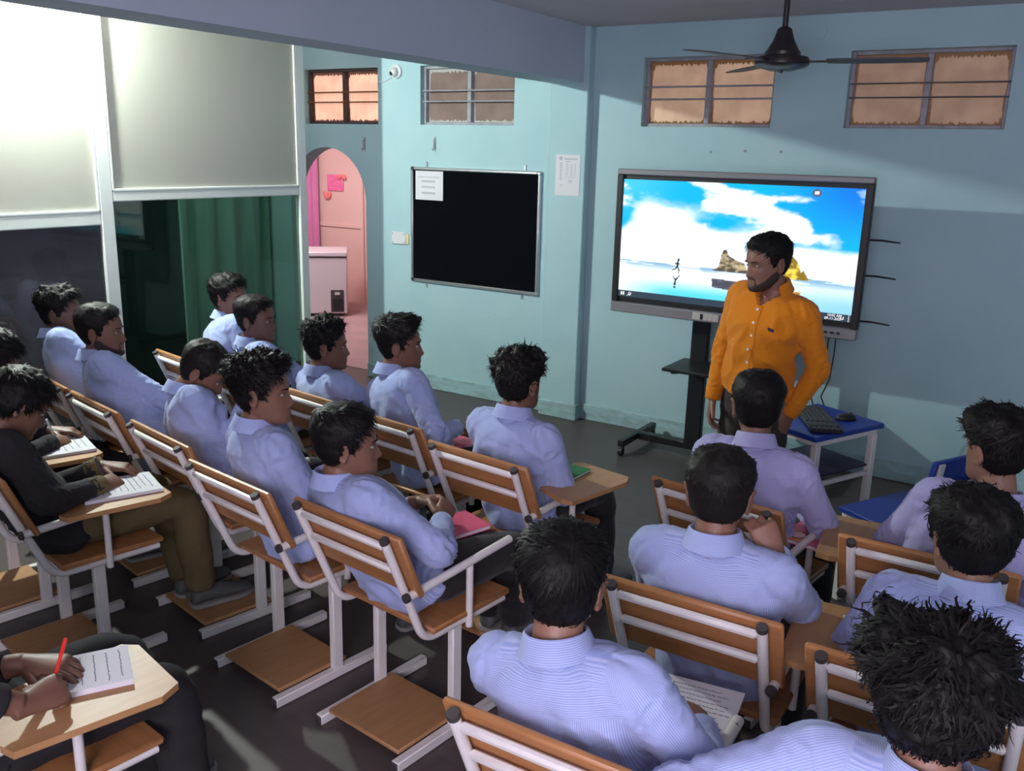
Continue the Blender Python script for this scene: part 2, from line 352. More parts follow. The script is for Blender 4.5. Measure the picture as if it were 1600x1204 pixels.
def window(n, x0, x1, pm, barm, fm=None):
    fm = fm or M['winframe']
    root = thing('window_%d' % n, None, None, ((x0+x1)/2, WY+.06, WZ0)); root['kind'] = 'structure'
    wd, hh = x1-x0, WZ1-WZ0; f = .022
    fr = MB()
    for x in (-wd/2+f/2, wd/2-f/2): fr.box((x, .01, hh/2), (f, .05, hh), None, .003)
    for z in (f/2, hh-f/2): fr.box((0, .01, z), (wd-2*f, .048, f), None, .003)
    fr.build('window_frame', fm, root)
    MB().box((0, .008, hh/2), (.034, .05, hh-2*f), None, .003).build('mullion', fm, root)
    for fz in (.58, .40): 
        b = MB(); b.tube([(-wd/2, -.028, hh*fz), (wd/2, -.028, hh*fz)], .006, 8); b.build('window_bar', barm, root)
    for s in (-1, 1):
        pw = wd/2-f-.017; cx = s*(.017+pw/2); ph = hh-2*f
        nx, nz = 14, 14; V = []; F = []; E = []
        for j in range(nz+1):
            for i in range(nx+1):
                u, v = i/nx, j/nz; V.append((cx+(u-.5)*pw, .022, f+v*ph))
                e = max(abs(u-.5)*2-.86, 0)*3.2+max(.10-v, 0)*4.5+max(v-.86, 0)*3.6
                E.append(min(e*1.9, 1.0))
        for j in range(nz):
            for i in range(nx): a = j*(nx+1)+i; F.append((a, a+1, a+nx+2, a+nx+1))
        me = bpy.data.meshes.new('pane'); me.from_pydata(V, [], F); me.materials.append(pm)
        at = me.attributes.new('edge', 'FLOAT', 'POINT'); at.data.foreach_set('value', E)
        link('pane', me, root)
        b = MB(); b.box((cx, .03, f+ph/2), (pw, .006, ph)); b.build('pane_glass', M['winframe'], root)
    return root
window(1, *WIN[0], PM[0], M['winframe']); window(2, *WIN[1], PM[1], M['chrome']); window(3, *WIN[2], PM[2], M['winframe']); window(4, *WIN[3], PM[3], M['woodedge'], mat('dark_brown_window_frame', (.06, .04, .045, 1), .6))

# partition of cream boards over glass, white aluminium frame
PX = -5.0
pt = thing('partition', None, None, (PX, 0, 0)); pt['kind'] = 'structure'
def post(y, x=0.0, wdt=.075): MB().box((x, y, CZ/2), (.05, wdt, CZ), None, .004).build('post', M['alu'], pt, False)
post(4.90); post(3.30, 0, .085); post(1.75); post(.2)
def rail(y0, y1, z, h=.06, nm='rail'): MB().box((0, (y0+y1)/2, z), (.046, y1-y0, h), None, .006).build(nm, M['alu'], pt, False)
rail(3.343, 4.862, 1.625); rail(1.788, 3.257, 1.50, .075); rail(.238, 1.712, 1.50, .075); rail(3.343, 4.862, CZ-.03, .05); rail(1.788, 3.257, CZ-.03, .05)
rail(3.343, 4.862, .05, .09); rail(1.788, 3.257, .05, .09); rail(.238, 1.712, .05, .09)
def bead(y0, y1, z0, z1):
    b = MB()
    for y in (y0, y1): b.box((.018, y, (z0+z1)/2), (.014, .016, z1-z0), None, .003)
    for z in (z0, z1): b.box((.018, (y0+y1)/2, z), (.014, y1-y0, .016), None, .003)
    b.build('glazing_bead', M['alu'], pt, False)
for y0, y1, z0 in ((3.343, 4.862, 1.655), (1.788, 3.257, 1.5375), (.238, 1.712, 1.5375)):
    MB().box((0, (y0+y1)/2, (z0+CZ-.055)/2), (.018, y1-y0, CZ-.055-z0)).build('board', M['panel'], pt, False); bead(y0+.008, y1-.008, z0+.008, CZ-.063)
MB().box((0, (3.343+4.862)/2, .845), (.006, 4.862-3.343, 1.50)).build('pane', M['glassgreen'], pt, False)
MB().box((-.02, (3.343+3.83)/2, .845), (.006, 3.83-3.343, 1.50)).build('pane', M['glassdark'], pt, False)
MB().box((-.02, 3.835, .845), (.012, .012, 1.50)).build('pane_edge', M['alu'], pt, False)
MB().box((0, (1.788+3.257)/2, .78), (.006, 3.257-1.788, 1.37)).build('pane', M['glassdark'], pt, False)
MB().box((0, (.238+1.712)/2, .78), (.006, 1.712-.238, 1.37)).build('pane', M['glassdark'], pt, False)
tl3 = thing('fill_tube_light', 'added fluorescent tube for fill light, out of view behind the glass', 'lamp', (-5.75, 3.9, CZ), math.radians(90))  # unseen ceiling tube added to brighten the green cloth and the passage
MB().box((0, 0, -.02), (.05, 1.28, .035), None, .006).build('batten', M['camwhite'], tl3)
k = MB(); k.tube([(0, -.6, -.06), (0, .6, -.06)], .014, 12); k.build('tube', emit('side_fill_tube_glow', (1.0, .97, .97, 1), SIDE_FILL_TUBE), tl3)
for s in (-1, 1): MB().box((0, s*.612, -.045), (.035, .025, .06), None, .004).build('lamp_holder', M['camwhite'], tl3)
# room behind the glass: added green cloth in place of a green wall reflection
M['greenreflect'] = mat('green_reflection_curtain', (.15, .29, .235, 1), .8, noise_scale=5, col2=(.20, .36, .29, 1), stretch=(1, 5, .4))
gs = MB(); n = 60
ys = np.linspace(3.2, 5.80, n); prof = [(-6.35+.04*math.sin(y*26)+.02*math.sin(y*61), y) for y in ys]
gs.add([(x, y, z) for z in (.05, 2.6) for x, y in prof]+[(x-.012, y, z) for z in (.05, 2.6) for x, y in prof],
       [(i, i+1, n+i+1, n+i) for i in range(n-1)]+[(2*n+i+1, 2*n+i, 3*n+i, 3*n+i+1) for i in range(n-1)])
gs.tube([(-6.355, 3.1, 2.6), (-6.355, 5.83, 2.6)], .012, 8)
gs.build('curtain', M['greenreflect'], None, True, label='added green curtain behind the partition glass, in place of a green reflection', cat='curtain')

# pink room beyond the arch
struct('wall_pink_far', MB().box((-7.6, 8.76, 1.3), (4.0, .16, 2.7)), M['pinkwall'])
struct('wall_pink_right', MB().box((-5.0, 7.4, 1.3), (.16, 2.8, 2.7)), M['pinkwall'])
struct('wall_pink_left', MB().box((-9.6, 7.4, 1.3), (.16, 2.8, 2.7)), M['pinkwall'])
struct('floor_pink_room', MB().box((-7.3, 7.4, -.045), (4.8, 2.8, .1)), M['pinkfloor'])
struct('ceiling_pink_room', MB().box((-7.3, 7.4, 2.75), (4.8, 2.9, .1)), M['pinkwall'])
tr = MB(); tr.box((-8.16, 8.672, .97), (.72, .02, .045), None, .004); tr.box((-7.79, 8.665, 1.0), (.05, .03, 2.0), None, .004); struct('trim_1', tr, M['pinkwall'])
cu = MB(); n = 40; xs = np.linspace(-9.4, -8.50, n)
cu.add([(x, 8.60+.03*math.sin(x*45), z) for z in (.05, 2.4) for x in xs]+[(x, 8.612+.03*math.sin(x*45), z) for z in (.05, 2.4) for x in xs],
       [(i, i+1, n+i+1, n+i) for i in range(n-1)]+[(2*n+i+1, 2*n+i, 3*n+i, 3*n+i+1) for i in range(n-1)])
cu.build('curtain', M['magenta'], None, True, label='magenta pink curtain beyond the arched doorway', cat='curtain')
wh = thing('wall_hanging', 'pink paper hanging with a bow on the far salmon wall', 'wall hanging', (-8.24, 8.675, 1.5))
MB().box((0, -.006, .0), (.27, .008, .20), None, .002).build('sheet', mat('pink_sheet', (.75, .09, .32, 1), .7, noise_scale=25, col2=(.85, .25, .42, 1)), wh)
bw = MB(); 
for s in (-1, 1): bw.ball((.12+s*.04, -.02, .075), (.042, .015, .03), 10, 6, ry(s*.5)); bw.ball((-.13+s*.03, -.02, -.16), (.03, .012, .055), 10, 6, ry(s*.4))
bw.build('bow', mat('coral_bow', (.85, .20, .20, 1), .6), wh)
fz = thing('chest_freezer', 'white chest freezer with dark vent seen through the arch', 'freezer', (-7.86, 7.75, 0), math.radians(42))
MB().box((0, 0, .37), (.95, .58, .66), None, .012).build('body', M['frz'], fz)
MB().box((0, 0, .735), (.97, .61, .055), None, .012).build('lid', M['frz'], fz)
MB().box((0, 0, .703), (.955, .59, .012)).build('lid_seal', M['darkgrey'], fz)
MB().box((-.16, -.308, .735), (.13, .014, .022), None, .004).build('lid_handle', M['darkgrey'], fz)
v = MB().box((.36, -.294, .19), (.15, .012, .26), None, .004).build('vent', M['darkgrey'], fz)
for i in range(6): MB().box((.36, -.303, .09+i*.025), (.12, .008, .008)).build('slat', M['blackplastic'], v)
MB().box((.36, -.303, .28), (.06, .008, .03)).build('control_dial', M['frz'], v)
for sx in (-.4, .4):
    for sy in (-.22, .22): k = MB(); k.tube([(sx, sy, .005), (sx, sy, .06)], .025, 10); k.build('foot', M['darkgrey'], fz)

# ------------------------------------------------------------------ bulb on the partition
tl = thing('wall_lamp', 'white lamp bulb in a holder high on the cream partition', 'lamp', (PX+.012, 2.86, 2.735))
MB().box((.008, 0, 0), (.016, .08, .08), None, .004).build('back_plate', M['camwhite'], tl)
k = MB(); k.tube([(.016, 0, 0), (.04, 0, 0), (.06, 0, .0)], [.022, .024, .02], 16); k.build('holder', M['camwhite'], tl)
k = MB(); k.tube([(.06, 0, 0), (.088, 0, 0)], [.02, .027], 16); k.build('bulb_base', M['camwhite'], tl)
k = MB(); k.ball((.118, 0, 0), .034, 20, 12); k.build('bulb', emit('lamp_glow', (.90, 1.0, .93, 1), LAMP_POWER), tl, True)

# ------------------------------------------------------------------ ceiling fan
FA = math.radians(250)
fn = thing('ceiling_fan', 'dark brown ceiling fan with three blades hanging before the windows', 'fan', (-1.43, 4.63, 2.40))
def lathe(prof, n=32):
    m = MB(); m.loft([[(r*math.cos(a), r*math.sin(a), z) for a in np.linspace(0, 2*math.pi, n, endpoint=False)] for r, z in prof]); return m
lathe([(.02, .30), (.055, .32), (.06, .375), (.06, .38)]).build('canopy', M['fan'], fn)
lathe([(.014, .13), (.014, .32)], 12).build('rod', M['fan'], fn)
lathe([(.022, .16), (.034, .15), (.05, .10), (.075, .055), (.085, .045), (.085, .03)]).build('upper_cup', M['fan'], fn)
lathe([(.085, .03), (.125, .02), (.13, .008), (.13, -.012), (.115, -.025), (.06, -.04), (.0201, -.043)]).build('motor', M['fan'], fn)
lathe([(.022, -.043), (.018, -.052), (.004, -.056)], 16).build('centre_cap', M['chrome'], fn)
for k in range(3):
    a = FA+k*2*math.pi/3
    R = rz(a)
    b = MB(); n = 12; rr = []
    for t in np.linspace(0, 1, n):
        x = .21+t*.45; wd_ = .055+.012*math.sin(t*math.pi); tw = math.radians(-5)
        e = 1.0 if t < .93 else .75
        ring = [(x, sgn*wd_*e*math.cos(tw), sgn*wd_*e*math.sin(tw)+dz) for sgn, dz in ((-1, 0), (1, 0), (1, .004), (-1, .004))]
        rr.append([np.asarray(R) @ A(*p) for p in ring])
    b.loft(rr); bl = b.build('blade', M['blade'], fn)
    c = MB(); c.box(R @ A(.185, 0, .0), (.14, .045, .008), R, .003); c.build('blade_bracket', M['fan'], bl)

# ------------------------------------------------------------------ things on the front wall
nb = thing('notice_board', 'black notice board in a silver aluminium frame on the teal wall', 'notice board', (-4.102, WY, 1.35))
MB().box((0, -.012, 0), (1.19, .016, .89)).build('panel', M['board'], nb)
for s in (-1, 1):
    MB().box((0, -.014, s*.445), (1.16, .028, .024), None, .006).build('frame_rail', M['steel'], nb)
    MB().box((s*.597, -.014, 0), (.024, .028, .866), None, .006).build('frame_stile', M['steel'], nb)
    for t in (-1, 1):
        MB().box((s*.594, -.014, t*.442), (.032, .032, .032), None, .008).build('frame_corner', M['darkgrey'] if s < 0 else M['steel'], nb)
        MB().box((s*.46, -.006, t*.475), (.016, .008, .05), None, .002).build('hanger', M['steel'], nb)
def printed(root, rows, y, m=M['print']):
    for (x0, x1, z, h) in rows:
        x = x0
        while x < x1-.004:
            wv = min(random.uniform(.012, .03), x1-x)
            MB().box((x+wv/2, y, z), (wv*.86, .0008, h)).build('printed_line', m, root, False); x += wv
random.seed(4)
ns = thing('notice_sheet', 'white notice sheet pinned in the corner of the black notice board', 'paper', (-4.525, WY-.021, 1.665))
MB().box((0, -.001, 0), (.275, .002, .225), None, .0008).build('sheet', M['paper'], ns)
printed(ns, [(-.11, .10, .065, .008), (-.075, .062, .033, .016), (-.075, .062, -.012, .014), (-.075, .062, -.058, .016)], -.0024)
cal = thing('wall_chart', 'white printed chart sheet taped to the pillar beside the notice board', 'paper', (-3.235, WY-.086, 1.79))
MB().box((0, -.0012, 0), (.20, .002, .285), None, .001).build('sheet', M['paper'], cal)
rows = [(-.03, .075, .112, .010), (-.02, .02, .095, .006), (-.02, .075, -.012, .003)]
for i in range(12): rows.append((-.065, -.045, .085-i*.0105, .006))
for i in range(8): rows += [(-.015, .005, .08-i*.011, .004), (.02, .04, .076-i*.011, .004), (.052, .068, .08-i*.011, .004)]
rows += [(.005, .04, -.038, .008), (.012, .033, -.05, .006), (-.065, -.04, -.065, .004), (-.065, -.045, -.082, .004)]
printed(cal, rows, -.0026)
em = MB(); em.tube([(-.058, -.002, .115), (-.058, -.003, .115)], .014, 16); em.build('emblem', M['print'], cal)
sw = thing('switch_plate', 'blank white switch plate with yellowed side beside the notice board', 'switch', (-4.85, WY, 1.23))
MB().box((0, -.008, 0), (.15, .016, .10), None, .004).build('plate', M['camwhite'], sw)
MB().box((.09, -.006, -.005), (.03, .012, .085), None, .003).build('side_strip', M['yellow'], sw)
for sx in (-.06, .06):
    for sz in (-.035, .035): k = MB(); k.tube([(sx, -.015, sz), (sx, -.0185, sz)], .004, 8); k.build('screw', M['darkgrey'], sw)
cc = thing('dome_camera', 'white dome security camera with a black lens on the wall', 'camera', (-4.866, WY, 2.531))
def lathey(prof, n=28):
    m = MB(); m.loft([[(r*math.cos(a), y, r*math.sin(a)) for a in np.linspace(0, 2*math.pi, n, endpoint=False)] for r, y in prof]); return m
lathey([(.055, 0), (.055, -.018), (.048, -.024), (.01, -.025)]).build('mount', M['camwhite'], cc)
k = MB(); k.ball((.0, -.035, -.005), (.037, .037, .037), 20, 12); k.build('ball_housing', M['camwhite'], cc, True)
k = MB(); k.ball((-.006, -.06, -.015), (.018, .016, .018), 16, 8); k.build('lens', M['blackplastic'], cc, True)
k = MB(); k.tube([(-.04, -.006, -.03), (-.09, -.006, -.062), (-.15, -.006, -.075), (-.20, -.006, -.085)], .004, 8); k.build('cable', M['camwhite'], cc)

# ------------------------------------------------------------------ interactive display on its trolley
TY = 5.30; TX0, TX1, TZ0, TZ1 = -2.605, -1.06, .955, 1.858
tv = thing('interactive_display', 'large flat interactive display showing a beach with a runner', 'display', ((TX0+TX1)/2, TY, TZ0))
tw, th_ = TX1-TX0, TZ1-TZ0
MB().box((0, .045, th_/2), (tw-.02, .07, th_-.02), None, .01).build('back_shell', M['darkgrey'], tv)
MB().box((0, .0, th_-.0175), (tw, .05, .035), None, .006).build('top_rail', M['tvgrey'], tv)
MB().box((0, .0, .0325), (tw, .055, .065), None, .006).build('bottom_rail', M['tvgrey'], tv)
for s in (-1, 1): MB().box((s*(tw/2-.021), .004, (th_+.03)/2), (.042, .05, th_-.10), None, .004).build('side_bezel', M['blackplastic'], tv)
MB().box((0, .012, .088), (tw-.084, .03, .028)).build('lower_bezel', M['blackplastic'], tv)
MB().box((0, .012, th_-.05), (tw-.084, .03, .03)).build('upper_bezel', M['blackplastic'], tv)
# picture as colours on a fine grid
NX, NZ = 300, 170
sx0, sx1, sz0, sz1 = -(tw/2-.042), tw/2-.042, .10, th_-.063
U, V = np.meshgrid(np.linspace(0, 1, NX+1), np.linspace(0, 1, NZ+1))
def fbm(u, v, sc, sy, seed, oct=5):
    out = np.zeros_like(u); amp = 1.0; tot = 0
    for o in range(oct):
        f = 2**o; rng = np.random.RandomState(seed+o); g = rng.rand(64, 64)
        x = u*sc*f; y = v*sy*f; xi = np.floor(x).astype(int); yi = np.floor(y).astype(int); fx = x-xi; fy = y-yi
        fx = fx*fx*(3-2*fx); fy = fy*fy*(3-2*fy)
        q = lambda a, b: g[(yi+b) % 64, (xi+a) % 64]
        out += amp*((q(0, 0)*(1-fx)+q(1, 0)*fx)*(1-fy)+(q(0, 1)*(1-fx)+q(1, 1)*fx)*fy); tot += amp; amp *= .5
    return out/tot
def sstep(a, b, x): t = np.clip((x-a)/(b-a), 0, 1); return t*t*(3-2*t)
def mixc(C, c, m): return C*(1-m[..., None])+np.array(c)*m[..., None]
hz = .325-.03*U
sky = np.zeros(U.shape+(3,)); sky[:] = (.0, .52, .92)
sky = mixc(sky, (.0, .20, .86), sstep(.55, 1.0, U)*sstep(.45, 1, V)); sky = mixc(sky, (.10, .72, 1.0), sstep(.3, .0, U)*sstep(.6, 1.0, V)*.6)
n1 = fbm(U, V, 5, 6, 3); n2 = fbm(U, V, 8, 10, 21, 6); n2 = np.clip((n2-.5)*1.7+.5, 0, 1); n1 = np.clip((n1-.5)*1.5+.5, 0, 1)
bank = sstep(.13, -.06, V-(.80-.55*np.clip(U-.12, 0, 1)+.0*U)-.10*(n1-.5)*2+.28*np.exp(-((U+.02)/.08)**2))
sky = mixc(sky, (1.25, 1.3, 1.35), np.clip(bank*(.75+.5*n2), 0, 1))
band = np.exp(-(((V-(1.13-.62*U))/.13)**2))*sstep(.28, .42, U)*sstep(.86, .74, U); sky = mixc(sky, (1.15, 1.22, 1.3), np.clip(sstep(.34, .62, band*.60+n2*.75-.20), 0, 1))
low = np.exp(-((V-.44)/.11)**2)*sstep(.60, .80, U); sky = mixc(sky, (1.05, 1.2, 1.3), np.clip(sstep(.35, .62, low*.6+n1*.35), 0, 1))
low2 = 0; wisp = sstep(.60, .72, n2)*sstep(.82, .95, U); sky = mixc(sky, (.5, .8, 1.1), wisp*.5)
wet = np.zeros_like(sky); wet[:] = (1.15, 1.25, 1.30)
wet = mixc(wet, (.12, .78, 1.0), sstep(.24, .07, V)*sstep(-.1, .25, U)); wet = mixc(wet, (.0, .50, .92), sstep(.62, 1.0, U)*sstep(.26, .04, V)); wet = mixc(wet, (.55, .85, 1.1), sstep(.6, .9, U)*.6)
surf = sstep(.09, .0, hz-V); wn_ = fbm(U, V, 7, 60, 40)
wet = mixc(wet, (.12, .38, .62), surf*sstep(.46, .56, wn_)*.85)
C = np.where((V > hz)[..., None], sky, wet)
def poly_mask(pts):
    P = np.array(pts); inside = np.zeros(U.shape, bool); j = len(P)-1
    for i in range(len(P)):
        c = ((P[i, 1] > V) != (P[j, 1] > V)) & (U < (P[j, 0]-P[i, 0])*(V-P[i, 1])/(P[j, 1]-P[i, 1]+1e-9)+P[i, 0]); inside ^= c; j = i
    return inside.astype(float)
rk = sstep(.36, .64, fbm(U, V, 34, 26, 60))
rockL = [(.425, .298), (.45, .33), (.46, .43), (.468, .475), (.482, .47), (.49, .43), (.52, .40), (.56, .375), (.58, .30)]
rockR = [(.60, .295), (.66, .40), (.70, .53), (.71, .60), (.725, .615), (.74, .56), (.75, .47), (.775, .42), (.79, .345), (.80, .36), (.825, .285)]
def rock(C, pts, ca, cb, sh):
    m = poly_mask(pts); col = np.array(ca)*(1-rk[..., None])+np.array(cb)*rk[..., None]
    col = np.where(((U-sh) > 0)[..., None]*(rk < .62)[..., None], col*.75, col); return np.where(m[..., None] > .5, col, C)
C = rock(C, rockL, (.10, .085, .06), (.62, .50, .30), 9); C = rock(C, rockR, (.30, .19, .02), (1.1, .78, .10), 9)
C = np.where((poly_mask([(.69, .50), (.71, .60), (.725, .615), (.742, .56), (.755, .45), (.735, .40)])*(rk > .45))[..., None] > .5, np.array((.12, .15, .10)), C)
C = np.where(poly_mask([(.43, .16), (.425, .235), (.58, .22), (.585, .135)])[..., None] > .5, np.array((.12, .12, .16))*(.7+rk[..., None]), C)
C = np.where(poly_mask([(.66, .13), (.65, .20), (.80, .19), (.78, .12), (.73, .10)])[..., None] > .5, np.array((.75, .42, .06))*(.5+rk[..., None]), C)
dk = np.array((.03, .045, .07))
def blob(C, x, y, rx_, ry_, c=dk): return np.where(((((U-x)/rx_)**2+((V-y)/ry_)**2) < 1)[..., None], np.array(c), C)
def seg(C, x0, y0, x1, y1, r, c=dk):
    asp = 1.77; dx, dy = (x1-x0)*asp, y1-y0; t = np.clip((((U-x0)*asp)*dx+(V-y0)*dy)/(dx*dx+dy*dy), 0, 1)
    d = np.hypot((U-x0)*asp-t*dx, V-y0-t*dy); return np.where((d < r)[..., None], np.array(c), C)
X = .272
C = blob(C, X+.002, .36, .0055, .011); C = seg(C, X, .345, X-.002, .31, .0085); C = seg(C, X, .335, X-.012, .325, .004); C = seg(C, X, .335, X+.01, .32, .004)
C = seg(C, X-.002, .305, X+.006, .275, .006); C = seg(C, X+.006, .275, X+.004, .247, .0045); C = seg(C, X-.002, .305, X-.010, .282, .006); C = seg(C, X-.010, .282, X-.024, .272, .0045)
C = seg(C, X-.006, .19, X-.009, .15, .0075); C = seg(C, X-.006, .19, X+.004, .215, .005); C = seg(C, X+.004, .215, X+.010, .228, .004); C = seg(C, X-.007, .19, X-.018, .215, .0045); C = blob(C, X-.009, .128, .005, .010)
C = np.where((V < .055)[..., None], np.array((.035, .055, .085)), C)
C = blob(C, .82, .955, .018, .030, (.10, .12, .20)); C = np.where(((abs(U-.82) < .008) & (abs(V-.957) < .010))[..., None], np.array((.9, .95, 1.)), C)
for ax in (-1, 1):
    for az in (-1, 1): C = np.where(((abs(U-(.020+ax*.0042)) < .0036) & (abs(V-(.028+az*.0075)) < .0062))[..., None], np.array((1., 1, 1)), C)
C = np.where((abs(np.hypot((U-.055)*1.77, V-.030)-.0105) < .0034)[..., None], np.array((1., 1, 1)), C); C = seg(C, .0485, .020, .0425, .010, .0035, (1, 1, 1))
C = np.where(((abs(U-.965) < .008) & (abs(V-.029) < .012) & ~((abs(U-.965) < .0048) & (abs(V-.030) < .007)))[..., None], np.array((.9, .9, .9)), C)
C = np.where(((abs(U-.991) < .0012) & (V < .055))[..., None], np.array((.6, .6, .6)), C)
Vt = np.stack([sx0+U*(sx1-sx0), np.full_like(U, -.006), sz0+V*(sz1-sz0)], -1).reshape(-1, 3)
idx = np.arange((NX+1)*(NZ+1)).reshape(NZ+1, NX+1)
Fq = np.stack([idx[:-1, :-1], idx[:-1, 1:], idx[1:, 1:], idx[1:, :-1]], -1).reshape(-1, 4)
me = bpy.data.meshes.new('screen'); me.from_pydata(Vt.tolist(), [], Fq.tolist())
ca_ = me.color_attributes.new('picture', 'FLOAT_COLOR', 'POINT'); ca_.data.foreach_set('color', np.concatenate([np.clip(C, 0, 3).reshape(-1, 3), np.ones((C.size//3, 1))], 1).ravel())
sm = bpy.data.materials.new('lit_screen'); sm.use_nodes = True; nt = sm.node_tree; b = nt.nodes['Principled BSDF']; b.inputs['Base Color'].default_value = (.01, .01, .01, 1); b.inputs['Roughness'].default_value = .25
at = nt.nodes.new('ShaderNodeAttribute'); at.attribute_name = 'picture'; nt.links.new(at.outputs['Color'], b.inputs['Emission Color']); b.inputs['Emission Strength'].default_value = .80
me.materials.append(sm); scr = link('screen', me, tv)
def text(body, size, loc, m, parent, name='lettering', rot=(math.radians(90), 0, 0)):
    c = bpy.data.curves.new('t', 'FONT'); c.body = body; c.size = size; c.extrude = 0.0004; c.resolution_u = 2
    o = bpy.data.objects.new('t', c); COL.objects.link(o); bpy.context.view_layer.update()
    me_ = bpy.data.meshes.new_from_object(o.evaluated_get(bpy.context.evaluated_depsgraph_get())); bpy.data.objects.remove(o)
    me_.materials.append(m); k = link(name, me_, parent); k.location = loc; k.rotation_euler = rot; return k
wt = emit('white_screen_letters', (1, 1, 1, 1), .7)
text('10:02 AM', .021, (sx1-.135, -.008, sz0+.024), wt, scr, 'clock_lettering'); text('09-11-2021', .021, (sx1-.148, -.008, sz0+.005), wt, scr, 'date_lettering')
MB().box((-.12, -.03, .034), (.17, .006, .045), None, .002).build('control_strip', mat('control_sticker', (.55, .53, .50, 1), .6, noise_scale=60, col2=(.40, .38, .36, 1)), tv)
MB().box((-.145, -.034, .034), (.018, .006, .034), None, .002).build('port', M['blackplastic'], tv)
MB().box((tw/2-.245, -.03, .04), (.028, .006, .016), None, .002).build('blue_port', emit('blue_usb_port', (.02, .06, .9, 1), .6), tv)
for i in range(3): MB().box((tw/2-.17+i*.035, -.03, .034), (.018, .006, .012), None, .002).build('socket', M['blackplastic'], tv)
for i, z in enumerate((.56, .36, .10)): 
    k = MB(); k.tube([(tw/2-.02, .08, z), (tw/2+.05, .08, z+.002), (tw/2+.15, .085, z-.006)], [.006, .006, .004], 8); k.build('antenna', M['blackplastic'], tv)
# cables hanging from the display
for i, dx in enumerate((-.15, -.11)):
    pts = [(tw/2+dx, -.02, .02), (tw/2+dx-.005, .0, -.10), (tw/2+dx-.03+.01*i, .03, -.25), (tw/2+dx-.075+.02*i, .02, -.36), (tw/2+dx-.07+.03*i, .10, -.45), (tw/2+dx+.02, .25, -.62)]
    k = MB(); k.tube(pts, .004, 8); k.build('cable', M['blackplastic'], tv)
st = thing('display_trolley', 'black steel trolley on castors carrying the display', 'stand', ((TX0+TX1)/2, 5.46, 0))
for x in (-.21, .21): MB().box((x, 0, .93), (.11, .05, 1.72), None, .006).build('column', M['blackmetal'], st)
MB().box((0, -.04, 1.45), (.72, .03, .08), None, .004).build('mount_bar', M['blackmetal'], st)
sh = MB().box((0.02, -.19, .665), (.66, .36, .02), None, .004).build('shelf', M['blackmetal'], st)
for x in (-.25, .25): MB().bar((x, -.02, .60), (x, -.34, .655), .02, .03).build('shelf_bracket', M['blackmetal'], sh)
MB().box((0, .02, .085), (1.20, .06, .05), None, .006).build('cross_bar', M['blackmetal'], st)
for s in (-1, 1):
    k = MB(); x = s*.62
    k.bar((x, -.24, .085), (x, .29, .085), .045, .045, bev=.005); k.build('foot', M['blackmetal'], st)
    for y in (-.225, .275):
        c = MB(); c.tube([(x-.013, y, .028), (x+.013, y, .028)], .028, 16); cs = c.build('castor', M['blackplastic'], st)
        c = MB(); c.box((x, y, .052), (.034, .03, .022), None, .004); c.build('castor_fork', M['darkgrey'], cs)

# ------------------------------------------------------------------ blue desk, keyboard, mouse, blue chair
DA = math.radians(-25)
dk_c = A(-1.06, 4.58); DZ = .66
bt = thing('blue_desk', 'small blue topped desk with white legs beside the teacher', 'desk', (dk_c[0], dk_c[1], 0), DA)
DW, DL = .42, .52
MB().box((0, 0, DZ-.012), (DW, DL, .026), None, .005).build('desk_top', M['blue'], bt)
for s in (-1, 1):
    MB().box((s*(DW/2-.03), 0, DZ-.04), (.028, DL-.06, .03), None, .003).build('apron', M['white'], bt)
    MB().box((0, s*(DL/2-.045), DZ-.04), (DW-.09, .028, .03), None, .003).build('apron', M['white'], bt)
    for t in (-1, 1): MB().box((s*(DW/2-.03), t*(DL/2-.045), (DZ-.055)/2), (.036, .036, DZ-.055), None, .004).build('leg', M['white'], bt)
    MB().box((s*(DW/2-.03), 0, .40), (.022, DL-.13, .022), None, .003).build('stretcher', M['white'], bt)
MB().box((0, 0, .44), (DW-.06, DL-.10, .012), None, .003).build('shelf', M['navy'], bt)
kb = thing('keyboard', 'black computer keyboard lying across the blue desk', 'keyboard', (-1.055, 4.55, DZ+.001), math.radians(-62))
MB().box((0, 0, .010), (.44, .155, .018), None, .005).build('case', M['blackplastic'], kb)
km = M['darkgrey']
for r_ in range(6):
    k = MB(); z = .0215; y = .062-r_*.0235-(.006 if r_ else 0)
    for c_ in range(21):
        if c_ in (14, 18) or (r_ == 5 and 4 < c_ < 10): continue
        k.box((-.205+c_*.0205, y, z), (.0165, .0175, .007), None, .002)
    if r_ == 5: k.box((-.205+7*.0205, y, z), (.098, .0175, .007), None, .002)
    k.build('key_row', km, kb, False, kind='stuff')
ms = thing('mouse', 'black computer mouse beside the keyboard on the blue desk', 'mouse', (-.94, 4.67, DZ+.001), math.radians(-50))
k = MB(); k.ball((0, 0, .008), (.032, .055, .026), 20, 12); 
k.v = [(x, y, max(z, 0)) for x, y, z in k.v]; k.build('shell', M['blackplastic'], ms, True)
k = MB(); k.tube([(-.004, .024, .030), (.004, .024, .030)], .009, 14); k.build('scroll_wheel', M['darkgrey'], ms)
bc = thing('blue_chair', 'blue seated chair with white frame turned toward the blue desk', 'chair', (-.50, 4.10, 0), math.radians(62))
